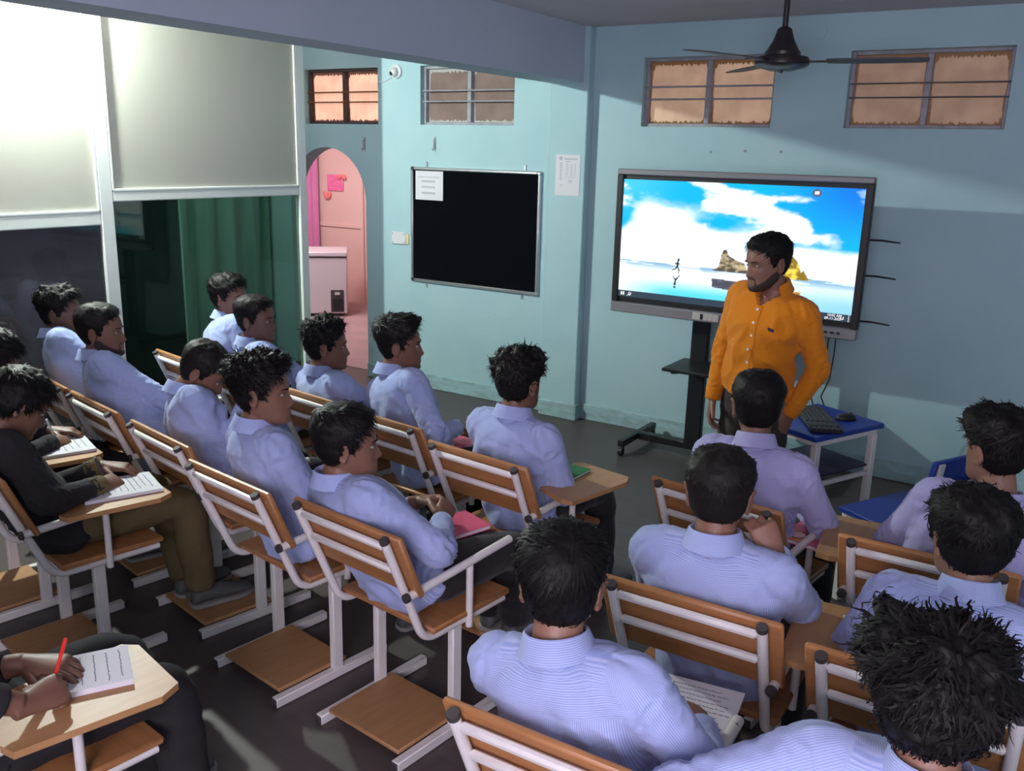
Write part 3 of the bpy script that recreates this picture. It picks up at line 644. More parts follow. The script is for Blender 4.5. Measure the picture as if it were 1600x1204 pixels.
# local +y faces the desk
MB().box((0, 0.0, .445), (.50, .38, .024), None, .005).build('seat', M['blue'], bc)
RB = rx(math.radians(-10))
MB().box((0, -.225, .70), (.50, .022, .20), rx(math.radians(10)), .005).build('backrest', M['blue'], bc)
MB().box((0, -.262, .68), (.44, .02, .03), rx(math.radians(10)), .003).build('back_rail', M['white'], bc)
for s in (-1, 1):
    MB().bar((s*.215, -.245, .79), (s*.215, -.19, .43), .034, .03, (0, 1, 0), .003).build('back_post', M['white'], bc)
    MB().box((s*.215, .165, .22), (.034, .034, .425), None, .003).build('leg', M['white'], bc)
    MB().box((s*.215, -.175, .22), (.034, .034, .425), None, .003).build('leg', M['white'], bc)
    MB().box((s*.215, 0, .415), (.03, .30, .03), None, .003).build('seat_rail', M['white'], bc)
    MB().box((s*.215, 0, .12), (.024, .30, .024), None, .003).build('stretcher', M['white'], bc)

# ================================================================== STUDENT CHAIRS
def bend(P, k=4):
    out = [np.asarray(P[0], float)]
    for i in range(1, len(P)-1):
        a, b_, c = [np.asarray(q, float) for q in P[i-1:i+2]]; r = min(.06, np.linalg.norm(b_-a)*.45, np.linalg.norm(c-b_)*.45)
        p = b_+nrm(a-b_)*r; q = b_+nrm(c-b_)*r
        for t in np.linspace(0, 1, k+1): out.append(p*(1-t)**2+2*b_*t*(1-t)+q*t*t)
    out.append(np.asarray(P[-1], float)); return out
TOP = A(0, .0, .83); LOW = A(0, .165, .44); bt_ = nrm(LOW-TOP)          # tilt line of the back uprights
tilt = math.atan2(LOW[1]-TOP[1], TOP[2]-LOW[2])
def upat(z): return TOP[1]+(TOP[2]-z)*math.tan(tilt)
def make_chair(arm=1, pad=True, armm=None):
    t = thing('writing_chair', None, 'chair', group='wooden writing chairs with white tubular frames')
    for s in (-1, 1):
        k = MB(); k.tube(bend([(s*.205, TOP[1], TOP[2]), (s*.2, upat(.425), .425), (s*.2, .565, .425)], 6), .0142, 12); k.build('side_tube', M['white'], t)
        k = MB(); k.tube([A(s*.205, TOP[1], TOP[2])-bt_*.003, A(s*.205, TOP[1], TOP[2])+bt_*.012], .0148, 12); k.build('tube_cap', M['cap'], t)
        MB().box((s*.185, .335, .225), (.028, .044, .385), None, .004).build('leg', M['white'], t)
        MB().box((s*.19, .31, .02), (.032, .52, .036), None, .003).build('skid', M['white'], t)
        for y in (.047, .573): MB().box((s*.19, y, .019), (.030, .008, .034), None, .003).build('skid_cap', M['cap'], t)
    for z in (.800, .712):
        y = upat(z)
        MB().box((0, y, z), (.385, .022, .024), rx(tilt), .007).build('back_rail', M['white'], t)
    Rb = rx(tilt); zc = .725
    MB().box(A(0, upat(zc)+.030, zc), (.50, .020, .245), Rb, .006).build('backrest', M['wood'], t)
    for s in (-1, 1):
        k = MB(); k.tube([A(s*.10, upat(.712)+.036, .712), A(s*.10, upat(.712)+.043, .7135)], .007, 8); k.build('screw', M['cap'], t)
    MB().box((0, .385, .453), (.45, .385, .022), None, .006).build('seat', M['wood'], t)
    MB().box((0, .335, .425), (.36, .03, .022), None, .003).build('cross_bar', M['white'], t)
    MB().box((0, .235, .046), (.35, .31, .016), None, .004).build('foot_board', M['footwood'], t)
    x = arm*.226
    k = MB(); k.tube([(x, upat(.62)-.012, .622), (x, .565, .655)], .0142, 12); k.build('arm_tube', armm or M['white'], t)
    k = MB(); k.tube([(x, upat(.62)-.024, .621), (x, upat(.62)-.011, .622)], .015, 12); k.build('tube_cap', M['cap'], t)
    k = MB(); k.tube([(x*.985, .365, .405), (x*.985, .365, .632)], .0125, 12); k.build('arm_post', M['white'], t)
    if pad:
        P = [(.10, .25), (.30, .175), (.345, .185), (.385, .50), (.36, .555), (.13, .575), (.095, .545)]
        k = MB(); k.prism([(arm*a, b_) for a, b_ in P], .672, .690); pd = k.build('writing_pad', M['padwood'], t, False)
        k = MB(); k.box((x, .40, .668), (.03, .18, .006)); k.build('pad_bracket', M['white'], pd)
    return t
PROTO = {}
def place_chair(key, x, y, yaw, label, arm=1, pad=False, armm=None):
    kk = (arm, pad, armm.name if armm else '')
    if kk not in PROTO: PROTO[kk] = make_chair(arm, pad, armm); o = PROTO[kk]
    else: o = copy_tree(PROTO[kk])
    o.location = (x, y, 0); o.rotation_euler = (0, 0, math.radians(yaw)); o['label'] = label
    CH[key] = (A(x, y), math.radians(yaw)); return o
CH = {}
for a in (('A1', -4.06, 3.00, -11, 'writing chair standing against the glass, leftmost of the front row'),
          ('A2', -3.52, 2.94, -9, 'writing chair next to the one at the glass, second of the front row'),
          ('A3', -2.99, 2.88, -8, 'middle writing chair of the front row, under the curly-haired student before the arch'),
          ('A4', -2.45, 2.79, -7, 'front row writing chair under the student facing the notice board'),
          ('A5', -1.855, 2.645, -6, 'front row writing chair with an open wooden pad at the aisle end', 1, True),
          ('B1', -4.14, 2.32, -12, 'leftmost writing chair of the second row, by the dark glass'),
          ('B2', -3.61, 2.215, -11, 'second row writing chair under the bearded student by the dark glass'),
          ('B3', -3.005, 2.10, -11, 'second row writing chair under the student bowing his head'),
          ('B4', -2.41, 1.935, -8, 'second row writing chair under the tall curly-haired student'),
          ('B5', -1.833, 1.905, -6.5, 'writing chair with bare floor behind it at the aisle end of the second row'),
          ('C1', -3.80, 1.62, -10, 'dark writing chair under the writer cut by the left edge', 1, True),
          ('C2', -3.20, 1.50, -10, 'writing chair with a notebook on its pad at the left edge', 1, True),
          ('C3', -2.13, .705, -8, 'nearest writing chair with a pad in the lower left corner', 1, True),
          ('R1', -.967, 2.79, -8, 'writing chair in the middle before the teacher'),
          ('R2', -.75, 2.03, 1, 'writing chair under the student holding his chin'),
          ('R3', -.755, 1.32, 1, 'nearest middle writing chair with a chipped arm tube', 1, False, M['chipped']),
          ('R1b', -.28, 2.70, 0, 'right-hand writing chair with a left pad by the blue chair', -1, True),
          ('R2b', -.185, 1.985, 0, 'right-hand writing chair under the student wearing glasses, pad at its left', -1, True),
          ('R3b', -.205, 1.32, 0, 'nearest right-hand writing chair with a bare left arm tube', -1, False)):
    place_chair(*a)
def clocal(key, x, y, z):
    c, a = CH[key]; p = rz(a) @ A(x, y, z); return A(c[0]+p[0], c[1]+p[1], p[2])
# ================================================================== PEOPLE
from mathutils.bvhtree import BVHTree
def remesh(mb, voxel, smooth=3, dec=None, name='m'):
    me = bpy.data.meshes.new('tmp'); me.from_pydata(mb.v, [], mb.f)
    bm = bmesh.new(); bm.from_mesh(me); bmesh.ops.recalc_face_normals(bm, faces=bm.faces); bm.to_mesh(me); bm.free()
    o = bpy.data.objects.new('tmp', me); COL.objects.link(o)
    r = o.modifiers.new('r', 'REMESH'); r.mode = 'VOXEL'; r.voxel_size = voxel; r.adaptivity = 0
    if smooth: s_ = o.modifiers.new('s', 'SMOOTH'); s_.factor = .5; s_.iterations = smooth
    if dec: d = o.modifiers.new('d', 'DECIMATE'); d.ratio = dec
    bpy.context.view_layer.update()
    out = bpy.data.meshes.new_from_object(o.evaluated_get(bpy.context.evaluated_depsgraph_get())); out.name = name
    bpy.data.objects.remove(o); bpy.data.meshes.remove(me)
    return out
def finish(me, mats, smooth=True):
    me.materials.clear()
    for m in (mats if isinstance(mats, (list, tuple)) else [mats]): me.materials.append(m)
    me.polygons.foreach_set('use_smooth', [smooth]*len(me.polygons)); return me
# ---------------------------------------------------------------- head
HS = np.array([  # z, front y, back y, half width
    (.000, .078, .030, .018), (.006, .090, .010, .032), (.018, .096, -.015, .044), (.032, .096, -.035, .052), (.050, .0945, -.055, .058),
    (.070, .0925, -.072, .0635), (.090, .0915, -.084, .068), (.110, .090, -.092, .071), (.128, .0915, -.097, .0735), (.142, .094, -.1, .0752),
    (.160, .0925, -.1, .0762), (.178, .086, -.097, .0745), (.195, .075, -.090, .069), (.210, .058, -.077, .059), (.222, .036, -.058, .044), (.230, .008, -.030, .022)])
NA = 56
HZ = np.concatenate([np.linspace(0, .21, 40), np.linspace(.213, .230, 7)])
def head_grid():
    G = np.zeros((len(HZ), NA, 3)); ph = np.linspace(0, 2*math.pi, NA, endpoint=False)
    for i, z in enumerate(HZ):
        f, b_, w_ = [np.interp(z, HS[:, 0], HS[:, k]) for k in (1, 2, 3)]
        yc = np.interp(z, (0, .05, .1, .23), (.05, .012, -.005, -.012))
        c, s_ = np.cos(ph), np.sin(ph)
        ex = .86
        x = w_*np.sign(s_)*np.abs(s_)**ex; cy = np.sign(c)*np.abs(c)**.95
        y = np.where(c > 0, yc+(f-yc)*cy, yc+(yc-b_)*cy)
        g = lambda mx, mz, sx, sz: np.exp(-((np.abs(x)-mx)/sx)**2-((z-mz)/sz)**2)
        fr = np.clip(c, 0, 1)**.5
        d = np.zeros(NA)
        nose = np.interp(z, (.060, .068, .074, .082, .10, .118, .132), (0, .012, .022, .021, .013, .005, 0))
        d += nose*np.exp(-(x/(.0125 if z < .09 else .0095))**2)
        d += .007*g(.014, .073, .007, .008)
        d += .0055*g(0, .053, .020, .0055)+.005*g(0, .041, .018, .006)-.003*g(0, .047, .024, .003)
        d += .004*g(0, .012, .018, .010)-.003*g(0, .028, .025, .007)
        d -= .0085*g(.031, .117, .014, .010)
        d += .0045*g(.028, .135, .022, .008)+.003*g(.045, .092, .015, .018)
        y = y+d*fr
        G[i, :, 0] = x; G[i, :, 1] = y; G[i, :, 2] = z
    return G
HG = head_grid()
GC = A(0, -.005, .115)
HN = np.zeros_like(HG)
_du = np.roll(HG, -1, 1)-np.roll(HG, 1, 1); _dv = np.gradient(HG, axis=0); HN = np.cross(_dv, _du); HN /= np.linalg.norm(HN, axis=2, keepdims=True)+1e-9
if (HN*(HG-GC)).sum() < 0: HN = -HN
def ear(mb, s):
    R = rz(s*-.42) @ ry(s*.12) @ rx(-.15)
    c = A(s*.0785, -.012, .112)
    mb.ball(c, (.0075, .019, .031), 16, 10, R)
    pts = []
    for t in np.linspace(-2.2, 2.3, 16): pts.append(c+R @ A(s*.006, -.017*math.cos(t), .029*math.sin(t)+.002))
    mb.tube(pts, .0048, 8)
    mb.ball(c+R @ A(s*.002, .003, -.030), (.006, .010, .010), 10, 6)
def hair_field(style):
    x, y, z = HG[..., 0], HG[..., 1], HG[..., 2]
    line = np.interp(y, (-.10, -.075, -.05, -.025, -.008, .012, .022, .035, .055, .075, .10), (.042, .044, .052, .070, .122, .098, .104, .150, .176, .186, .19)) + style.get('line', 0)*(y > .03)
    nz_ = np.array([[noise.noise(Vector(HG[i, j]*90)) for j in range(NA)] for i in range(len(HZ))])
    m = np.clip((z-line+.004*nz_)/.016, 0, 1)
    up = np.clip((z-.125)/.07, 0, 1); up = up*up*(3-2*up)
    t = style['side']*(.35+.65*np.clip((z-.05)/.06, 0, 1))*(1-up)+style['top']*up
    t = t+style.get('front', 0)*np.clip((y-.0)/.07, 0, 1)*up
    return m, t
def hair_mesh(style, rng):
    m, t = hair_field(style); am = style.get('rough', .006); sc = style.get('scale', 45)
    off = Vector((rng.uniform(0, 50), rng.uniform(0, 50), 0))
    V = np.zeros_like(HG); up = np.clip((HG[..., 2]-.10)/.08, .15, 1)
    D = HG-GC; D /= np.linalg.norm(D, axis=2, keepdims=True); D = D*.6+HN*.4
    for i in range(len(HZ)):
        for j in range(NA):
            n_ = noise.turbulence(Vector(HG[i, j]*sc)+off, 3, False)-.35
            h = t[i, j]+am*n_*2.2*up[i, j]
            hh = h*m[i, j]-(.006 if m[i, j] <= .02 else 0)-(1-m[i, j])*.0015
            V[i, j] = HG[i, j]+D[i, j]*hh
    mb = MB(); mb.loft([V[i] for i in range(len(HZ))])
    # locks of hair
    crown = A(style.get('crownx', .0), -.055, .232); N = style.get('n', 1500); L = style.get('len', .03); wv = style.get('curl', 0.0); lift = style.get('lift', .35)
    wts = (m > .35)*np.sin(np.clip(HG[..., 2]/.235, 0, 1)*math.pi*.93+.1)*(.35+.65*up)
    wts = wts.ravel()/wts.sum(); pick = rng.choice(len(wts), N, p=wts)
    VV = V.reshape(-1, 3); NN = HN.reshape(-1, 3); UP = up.ravel()
    for q in pick:
        p = VV[q]+rng.normal(0, .0035, 3); n_ = NN[q]
        fl = p-crown; fl = fl-n_*(fl@n_); fl = nrm(fl)*1.0+A(0, style.get('fwd', .4)*UP[q], -.35*(1-UP[q]))
        fl = nrm(fl-n_*(fl@n_)*.8)
        u_ = UP[q]
        cv = noise.noise_vector(Vector(p*style.get('tuft', 40)))
        d = nrm(fl+n_*lift*(.25+.75*u_)+A(*cv)*style.get('clump', .35)*(.3+.7*u_)+rng.normal(0, style.get('mess', .3), 3)*(.35+.65*u_))
        ln = L*(.3+.7*u_)*rng.uniform(.55, 1.25)
        side = nrm(np.cross(d, n_)); wd_ = rng.uniform(.0012, .0026)*style.get('wid', 1.0)
        base = len(mb.v); ph = rng.uniform(0, 6.3); k_ = 7 if wv > .006 else 4
        for i in range(k_+1):
            f = i/k_
            c = p-n_*.004+d*ln*f-n_*ln*.42*f*f*(1-lift*.5)+(side*math.sin(ph+f*(7 if wv < .006 else 11))+n_*math.cos(ph+f*(7 if wv < .006 else 11)))*wv*f
            wq = wd_*(1-f*.85)
            mb.v.append(tuple(c-side*wq)); mb.v.append(tuple(c+side*wq))
        for i in range(k_): mb.f.append((base+2*i, base+2*i+1, base+2*i+3, base+2*i+2))
    return mb
def beard_mesh(rng, full=True):
    x, y, z = HG[..., 0], HG[..., 1], HG[..., 2]
    m = np.clip(np.where((y > -.02), np.clip((np.interp(y, (-.02, .02, .05, .08, .1), (.105, .085, .058, .042, .034))-z)/.008, 0, 1), 0), 0, 1)
    m = np.maximum(m, np.clip(1-np.abs(z-.0615)/.006, 0, 1)*(np.abs(x) < .028)*(y > .06)*2)
    m = np.maximum(m, np.clip(1-np.abs(np.abs(x)-.029)/.006, 0, 1)*(z < .062)*(z > .02)*(y > .05)*1.5)
    m = np.clip(m, 0, 1)*(1-np.exp(-(x/.02)**2-((z-.045)/.009)**2)*(y > .06)*.98)
    mb = MB(); V = HG+HN*(m[..., None]*.0035-.0025)
    mb.loft([V[i] for i in range(30)]); return mb
# ---------------------------------------------------------------- hand (right; thumb towards -x, palm towards -z)
HAND_POSES = {'relax': ((18, 28, 18), (24, 32, 20), (28, 36, 22), (32, 38, 24), 0.0), 'flat': ((4, 8, 5), (5, 8, 5), (6, 9, 5), (8, 10, 6), 0.0),
              'curl': ((45, 60, 35), (52, 64, 38), (56, 66, 40), (60, 66, 42), .5), 'pen': ((42, 50, 22), (52, 60, 30), (60, 72, 40), (64, 76, 44), .8),
              'fist': ((70, 85, 50), (74, 88, 52), (76, 88, 52), (78, 86, 50), .9)}
def hand_mb(pose):
    mb = MB(); P = HAND_POSES[pose]; rings = []
    for y, w_, t_, z in ((-.03, .026, .020, 0), (0, .0275, .0195, 0), (.025, .034, .018, -.001), (.055, .040, .0165, -.001), (.080, .0405, .0145, 0), (.092, .036, .011, .001)):
        rings.append([(w_*math.cos(a)*(1.0), y, z+t_*math.sin(a)) for a in np.linspace(0, 2*math.pi, 16, endpoint=False)])
    mb.loft(rings)
    for i, (bx_, by, ln, sp, r) in enumerate(((-.0305, .084, .072, 7, .0088), (-.0105, .088, .080, 2, .009), (.0105, .086, .074, -3, .0087), (.0295, .078, .058, -9, .0076))):
        p = A(bx_, by, .001); a = 0; pts = [p-A(0, .02, 0)]; rad = [r*1.05]
        for sgi, fr in enumerate((.46, .30, .24)):
            a += math.radians(P[i][sgi]); d = rz(math.radians(sp)) @ A(0, math.cos(a), -math.sin(a))
            pts.append(p+d*ln*fr*.12); rad.append(r*(1.02-.07*sgi)); p = p+d*ln*fr; pts.append(p); rad.append(r*(.98-.09*sgi))
        pts.append(p+d*r*.55); rad.append(r*.45)
        mb.tube(pts, rad, 10)
    th = P[4]; p = A(-.024, .012, -.006); pts = [p]; rad = [.015]
    d0 = nrm(A(-.72, .68, -.18)*(1-th)+A(-.25, .78, -.62)*th)
    for ln, r, tw_ in ((.042, .0125, 0), (.030, .0105, .25), (.024, .009, .45)):
        d = nrm(d0+A(.9, .35, -.15)*tw_*(.6+th)); p = p+d*ln; pts.append(p); rad.append(r)
    pts.append(p+d*.006); rad.append(.004); mb.tube(pts, rad, 10)
    return mb
HANDS = {k: hand_mb(k) for k in HAND_POSES}
# ---------------------------------------------------------------- person
TS = np.array([(0, .168, .128), (.10, .172, .130), (.28, .157, .118), (.48, .167, .118), (.66, .186, .122), (.78, .192, .114), (.86, .180, .100), (.915, .150, .086), (.955, .108, .073), (.985, .072, .062), (1.0, .058, .054)])
def ik(a, b, l1, l2, pole):
    d = b-a; L = min(np.linalg.norm(d), (l1+l2)*.995); dn = nrm(d); x = (l1*l1-l2*l2+L*L)/(2*L); h = math.sqrt(max(l1*l1-x*x, 0))
    p = np.asarray(pole, float); p = nrm(p-dn*(p@dn)); return a+dn*x+p*h, a+dn*L
def arc_pts(P, R, n=7):
    P = [np.asarray(p, float) for p in P]; out = []; rad = []
    for i in range(len(P)-1):
        for t in np.linspace(0, 1, n, endpoint=False): out.append(P[i]*(1-t)+P[i+1]*t); rad.append(R[i]*(1-t)+R[i+1]*t)
    out.append(P[-1]); rad.append(R[-1])
    o2 = [p.copy() for p in out]
    for _ in range(2):
        for i in range(1, len(out)-1): o2[i] = (out[i-1]+2*out[i]+out[i+1])/4
        out = [p.copy() for p in o2]
    return out, rad
PN = [0]
def person(label, hip, yaw, head, hyaw, hpitch=0, hroll=0, syaw=None, right=None, left=None, shirt='shirt', hair=None, skin=0, stand=False, trousers='blackcloth',
           size=.96, slouch=.012, beard=False, knees=None, collar=True, hairm='hair', vox=.0095, hscale=1.0, cat='person', sleeve=1.0, shoe='shoe', group=None, nvox=.0048, hc=.148, opn=158, nk=.022):
    PN[0] += 1; rng = np.random.RandomState(100+PN[0]*7)
    hip = np.asarray(hip, float); head = np.asarray(head, float); yaw = math.radians(yaw); hyaw = math.radians(hyaw)
    syaw = yaw+.35*(hyaw-yaw)*.6 if syaw is None else math.radians(syaw)
    root = thing('person', label, cat, (hip[0], hip[1], 0), 0, group); O = A(hip[0], hip[1], 0)
    Rh = rz(hyaw) @ rx(math.radians(hpitch)) @ ry(math.radians(hroll))      # pitch < 0 looks down
    H0 = head-Rh @ A(0, -.005, hc)*hscale
    hw = lambda P: (np.asarray(P) @ Rh.T)*hscale+H0
    neck = hw(A(0, -.038, .012)); neck = neck+A(0, 0, -nk)
    fwd = lambda a: A(-math.sin(a), math.cos(a), 0)
    rgt = lambda a: A(math.cos(a), math.sin(a), 0)
    P0 = hip+A(0, 0, .02); P3 = neck; ax = P3-P0
    P1 = P0+ax*.33-fwd(yaw)*slouch+A(0, 0, .02); P2 = P0+ax*.72-fwd(syaw)*slouch*1.1+A(0, 0, .01)
    bz = lambda s_: P0*(1-s_)**3+3*P1*s_*(1-s_)**2+3*P2*s_*s_*(1-s_)+P3*s_**3
    dbz = lambda s_: nrm(3*(P1-P0)*(1-s_)**2+6*(P2-P1)*s_*(1-s_)+3*(P3-P2)*s_*s_)
    def frame(s_):
        t = dbz(s_); a = yaw+(syaw-yaw)*min(1, s_/.8); r = rgt(a); r = nrm(r-t*(r@t)); return bz(s_), t, r, np.cross(t, r)
    TLEN = sum(np.linalg.norm(bz((i+1)/20)-bz(i/20)) for i in range(20))
    def ring(s_, grow, n=28):
        c, t, r, f = frame(s_); a_, b_ = np.interp(s_, TS[:, 0], TS[:, 1])*size*grow, np.interp(s_, TS[:, 0], TS[:, 2])*size*grow
        an = np.linspace(0, 2*math.pi, n, endpoint=False)
        return [c+r*a_*np.sign(math.cos(q))*abs(math.cos(q))**.82+f*b_*np.sign(math.sin(q))*abs(math.sin(q))**.82 for q in an]
    # arms
    arms = {}
    for s_, spec in ((1, right), (-1, left)):
        c, t, r, f = frame(.845); sh = c+r*s_*.170*size-f*.004
        if spec is None: spec = {}
        wr = spec.get('wrist')
        if wr is None: wr = hip+fwd(yaw)*.26+rgt(yaw)*s_*.10+A(0, 0, .155)
        pole = spec.get('pole'); pole = (rgt(syaw)*s_*.8-fwd(syaw)*.5-A(0, 0, .5)) if pole is None else np.asarray(pole, float)
        if 'elbow' in spec: pole = np.asarray(spec['elbow'], float)-sh
        el, wr = ik(sh, np.asarray(wr, float), .285*size, .255*size, pole)
        hd = nrm(spec['dir']) if 'dir' in spec else nrm(wr-el)
        up = np.asarray(spec.get('up', (0, 0, 1)), float); up = nrm(up-hd*(up@hd))
        if np.linalg.norm(up) < .1: up = nrm(np.cross(hd, rgt(yaw)))
        arms[s_] = (sh, el, wr, hd, up, spec.get('pose', 'relax'), frame(.87), spec)
    # legs
    legs = {}; FZ = {}
    for s_ in (1, -1):
        if stand:
            hp = hip+rgt(yaw)*s_*.085*size-A(0, 0, .02); kn = A(hip[0], hip[1], hip[2]*.53)+rgt(yaw)*s_*.10+fwd(yaw)*.02; an = A(hip[0], hip[1], .09)+rgt(yaw)*s_*.12-fwd(yaw)*.02
        else:
            hp = hip+rgt(yaw)*s_*.085*size+A(0, 0, .085)+fwd(yaw)*.0; kn = hip+fwd(yaw)*.40+rgt(yaw)*s_*.115+A(0, 0, .075)
            fx = (knees or {}).get(s_, (.03, 0)); an = A(kn[0], kn[1], .085)+fwd(yaw)*fx[0]+rgt(yaw)*fx[1]
        fz_ = 0.0
        if not stand:
            for cc_, ca_ in CH.values():
                q = rz(-ca_) @ A(an[0]-cc_[0], an[1]-cc_[1], 0)
                if abs(q[0]) < .26 and -.15 < q[1] < .42:
                    q[0] = max(-.11, min(.11, q[0])); q[1] = max(.15, min(.17, q[1])); fz_ = .055; w_ = rz(ca_) @ q; an = A(cc_[0]+w_[0], cc_[1]+w_[1], .085+fz_)
        FZ[s_] = fz_
        legs[s_] = (hp, kn, an)
    loc = lambda mb: setattr(mb, 'v', [(p[0]-O[0], p[1]-O[1], p[2]) for p in mb.v]) or mb
    # ---- body: one continuous skin
    mb = MB(); mb.loft([hw(HG[i]) for i in range(len(HZ))]); e = MB(); ear(e, 1); ear(e, -1); mb.add(hw(np.array(e.v)), e.f)
    mb.tube([bz(.84), bz(.93), neck+A(0, 0, .01), hw(A(0, -.022, .035)), hw(A(0, -.018, .07))], [.075*size, .062*size, .0555*size, .054*size, .045*size], 20)
    mb.tube([bz(q) for q in np.linspace(.02, .9, 8)], [.09]*6+[.10, .07], 14)
    for s_, (sh, el, wr, hd, up, pose, fr, spec) in arms.items():
        mb.tube([bz(.82), sh, (sh+el)/2, el, (el+wr)/2, wr-nrm(wr-el)*.01], [.04, .045, .040, .036, .035, .0265], 12)
        hm = HANDS[pose]; X = np.cross(hd, up)*(1 if s_ > 0 else -1); hv = np.array(hm.v)*1.0
        R_ = np.array([X if s_ > 0 else X, hd, up]).T
        mb.add(hv @ R_.T+wr, hm.f)
    for s_, (hp, kn, an) in legs.items():
        mb.tube([bz(.1), hp, kn, an, an-A(0, 0, .04)], [.05, .045, .034, .030, .030], 10)
    body = finish(remesh(loc(mb), nvox, 2, .34, 'body'), SK[skin]); link('body', body, root)
    # ---- shirt
    mb = MB(); ss = np.concatenate([np.linspace(0, .8, 14), np.linspace(.83, 1.0, 9)]); mb.loft([ring(q, 1.0) for q in ss])
    for s_, (sh, el, wr, hd, up, pose, (c, t, r, f), spec) in arms.items():
        we = el+(wr-el)*sleeve if sleeve < 1 else wr
        pts, rad = arc_pts([c+r*s_*.09*size, sh, (sh*.5+el*.5), el, (el+we)*.5, we], [.060*size, .068*size, .060*size, .052*size, .047*size, .036*size]); mb.tube(pts, rad, 16)
        mb.tube([bz(.89)+r*s_*.02, bz(.875)+r*s_*.085*size, sh-A(0, 0, .002)], [.050*size, .058*size, .063*size], 14)
    sm_ = remesh(mb, vox, 6, None, 'shirt')
    nV = len(sm_.vertices); co = np.zeros(nV*3); sm_.vertices.foreach_get('co', co); co = co.reshape(-1, 3); no = np.zeros(nV*3); sm_.vertices.foreach_get('normal', no); no = no.reshape(-1, 3)
    S_ = np.linspace(0, 1, 41); cen = np.array([bz(q) for q in S_]); k = np.argmin(((co[:, None]-cen[None])**2).sum(2), 1)
    FR = [frame(q) for q in S_]; Rr = np.array([f_[2] for f_ in FR]); Ff = np.array([f_[3] for f_ in FR]); Tt = np.array([f_[1] for f_ in FR])
    dl = co-cen[k]; lx = (dl*Rr[k]).sum(1); ly = (dl*Ff[k]).sum(1); lt = S_[k]*TLEN+(dl*Tt[k]).sum(1); sv = lt/TLEN
    aa, bb_ = np.interp(S_[k], TS[:, 0], TS[:, 1])*size, np.interp(S_[k], TS[:, 0], TS[:, 2])*size
    dt = (np.sqrt((lx/aa)**2+(ly/bb_)**2)-1)*np.minimum(aa, bb_)
    stripe = lx.copy()
    yoke = (ly < .01) & (sv > .81); stripe[yoke] = lt[yoke]
    disp = np.zeros(nV)
    sd = rng.uniform(0, 40)
    isarm = np.zeros(nV, bool); tq = np.zeros(nV); sg_ = np.zeros(nV); dmin = np.full(nV, 9.)
    for s_, (sh, el, wr, hd, up, pose, fr, spec) in arms.items():
        for a_, b_, base, rr in ((sh, el, 0, .058), (el, wr, 1, .045)):
            d = b_-a_; L = np.linalg.norm(d); u = np.clip(((co-a_)@d)/(L*L), -.0, 1); q = a_+u[:, None]*d; vv = co-q; dd = np.linalg.norm(vv, axis=1)-rr
            better = (dd < dmin) & (dd < dt-.012+(.006 if base else 0)) & (lx*s_ > .13*size if base == 0 else True)
            x_ = nrm(np.cross(d, A(0, 0, 1)) if abs(nrm(d)[2]) < .9 else np.cross(d, fwd(yaw))); y_ = np.cross(nrm(d), x_)
            an = np.arctan2(vv@y_, vv@x_)*.055
            stripe = np.where(better, an, stripe); isarm |= better; tq = np.where(better, base+u, tq); dmin = np.where(better, dd, dmin); sg_ = np.where(better, s_, sg_)
    for i in range(nV):
        p = co[i]
        if isarm[i]:
            e_ = math.exp(-((tq[i]-1.0)/.30)**2)+.7*math.exp(-((tq[i]-1.85)/.14)**2)+.45*math.exp(-((tq[i]-.05)/.25)**2)+.22
            n_ = noise.noise(Vector((tq[i]*9+sd, stripe[i]*26, sg_[i]*5))); disp[i] = .017*e_*(1-2*abs(n_))*.6-.003
        else:
            lowf = math.exp(-((sv[i]-.30)/.26)**2)
            n_ = noise.noise(Vector((lx[i]*10+ly[i]*4+sd, sv[i]*5.5+abs(lx[i])*9, ly[i]*6)))
            n2 = noise.noise(Vector((lx[i]*22-sd, sv[i]*7, 3.3)))
            arm_ = math.exp(-((abs(lx[i])-.15)/.05)**2)*math.exp(-((sv[i]-.66)/.16)**2)
            disp[i] = (.011*(1-2.4*abs(n_)))*(.4+.9*lowf+.9*arm_)+.005*n2
            if ly[i] < 0: disp[i] -= .0025*math.exp(-((sv[i]-.80)/.010)**2)
    if opn < 150: vneck = (ly > .02) & (sv > .83) & (np.abs(lx) < (sv-.83)*.42); disp[vneck] = -.034
    co = co+no*disp[:, None]; sm_.vertices.foreach_set('co', (co-O).ravel())
    at = sm_.attributes.new('stripe', 'FLOAT', 'POINT'); at.data.foreach_set('value', stripe.astype(np.float32))
    sob = link('shirt', finish(sm_, M[shirt]), root)
    # cuffs
    for s_, (sh, el, wr, hd, up, pose, fr, spec) in arms.items():
        we = el+(wr-el)*sleeve; d = nrm(wr-el); c = MB(); c.tube([we-d*.062, we-d*.058, we-d*.004, we+d*.002, we-d*.002], [.0375, .041, .0395, .037, .031], 18)
        me = loc(c).mesh('cuff', M[spec.get('cuff', shirt)], True)
        at = me.attributes.new('stripe', 'FLOAT', 'POINT'); vc = np.array([v_.co for v_ in me.vertices]); at.data.foreach_set('value', ((vc+O-we)@d).astype(np.float32))
        link('cuff', me, sob)
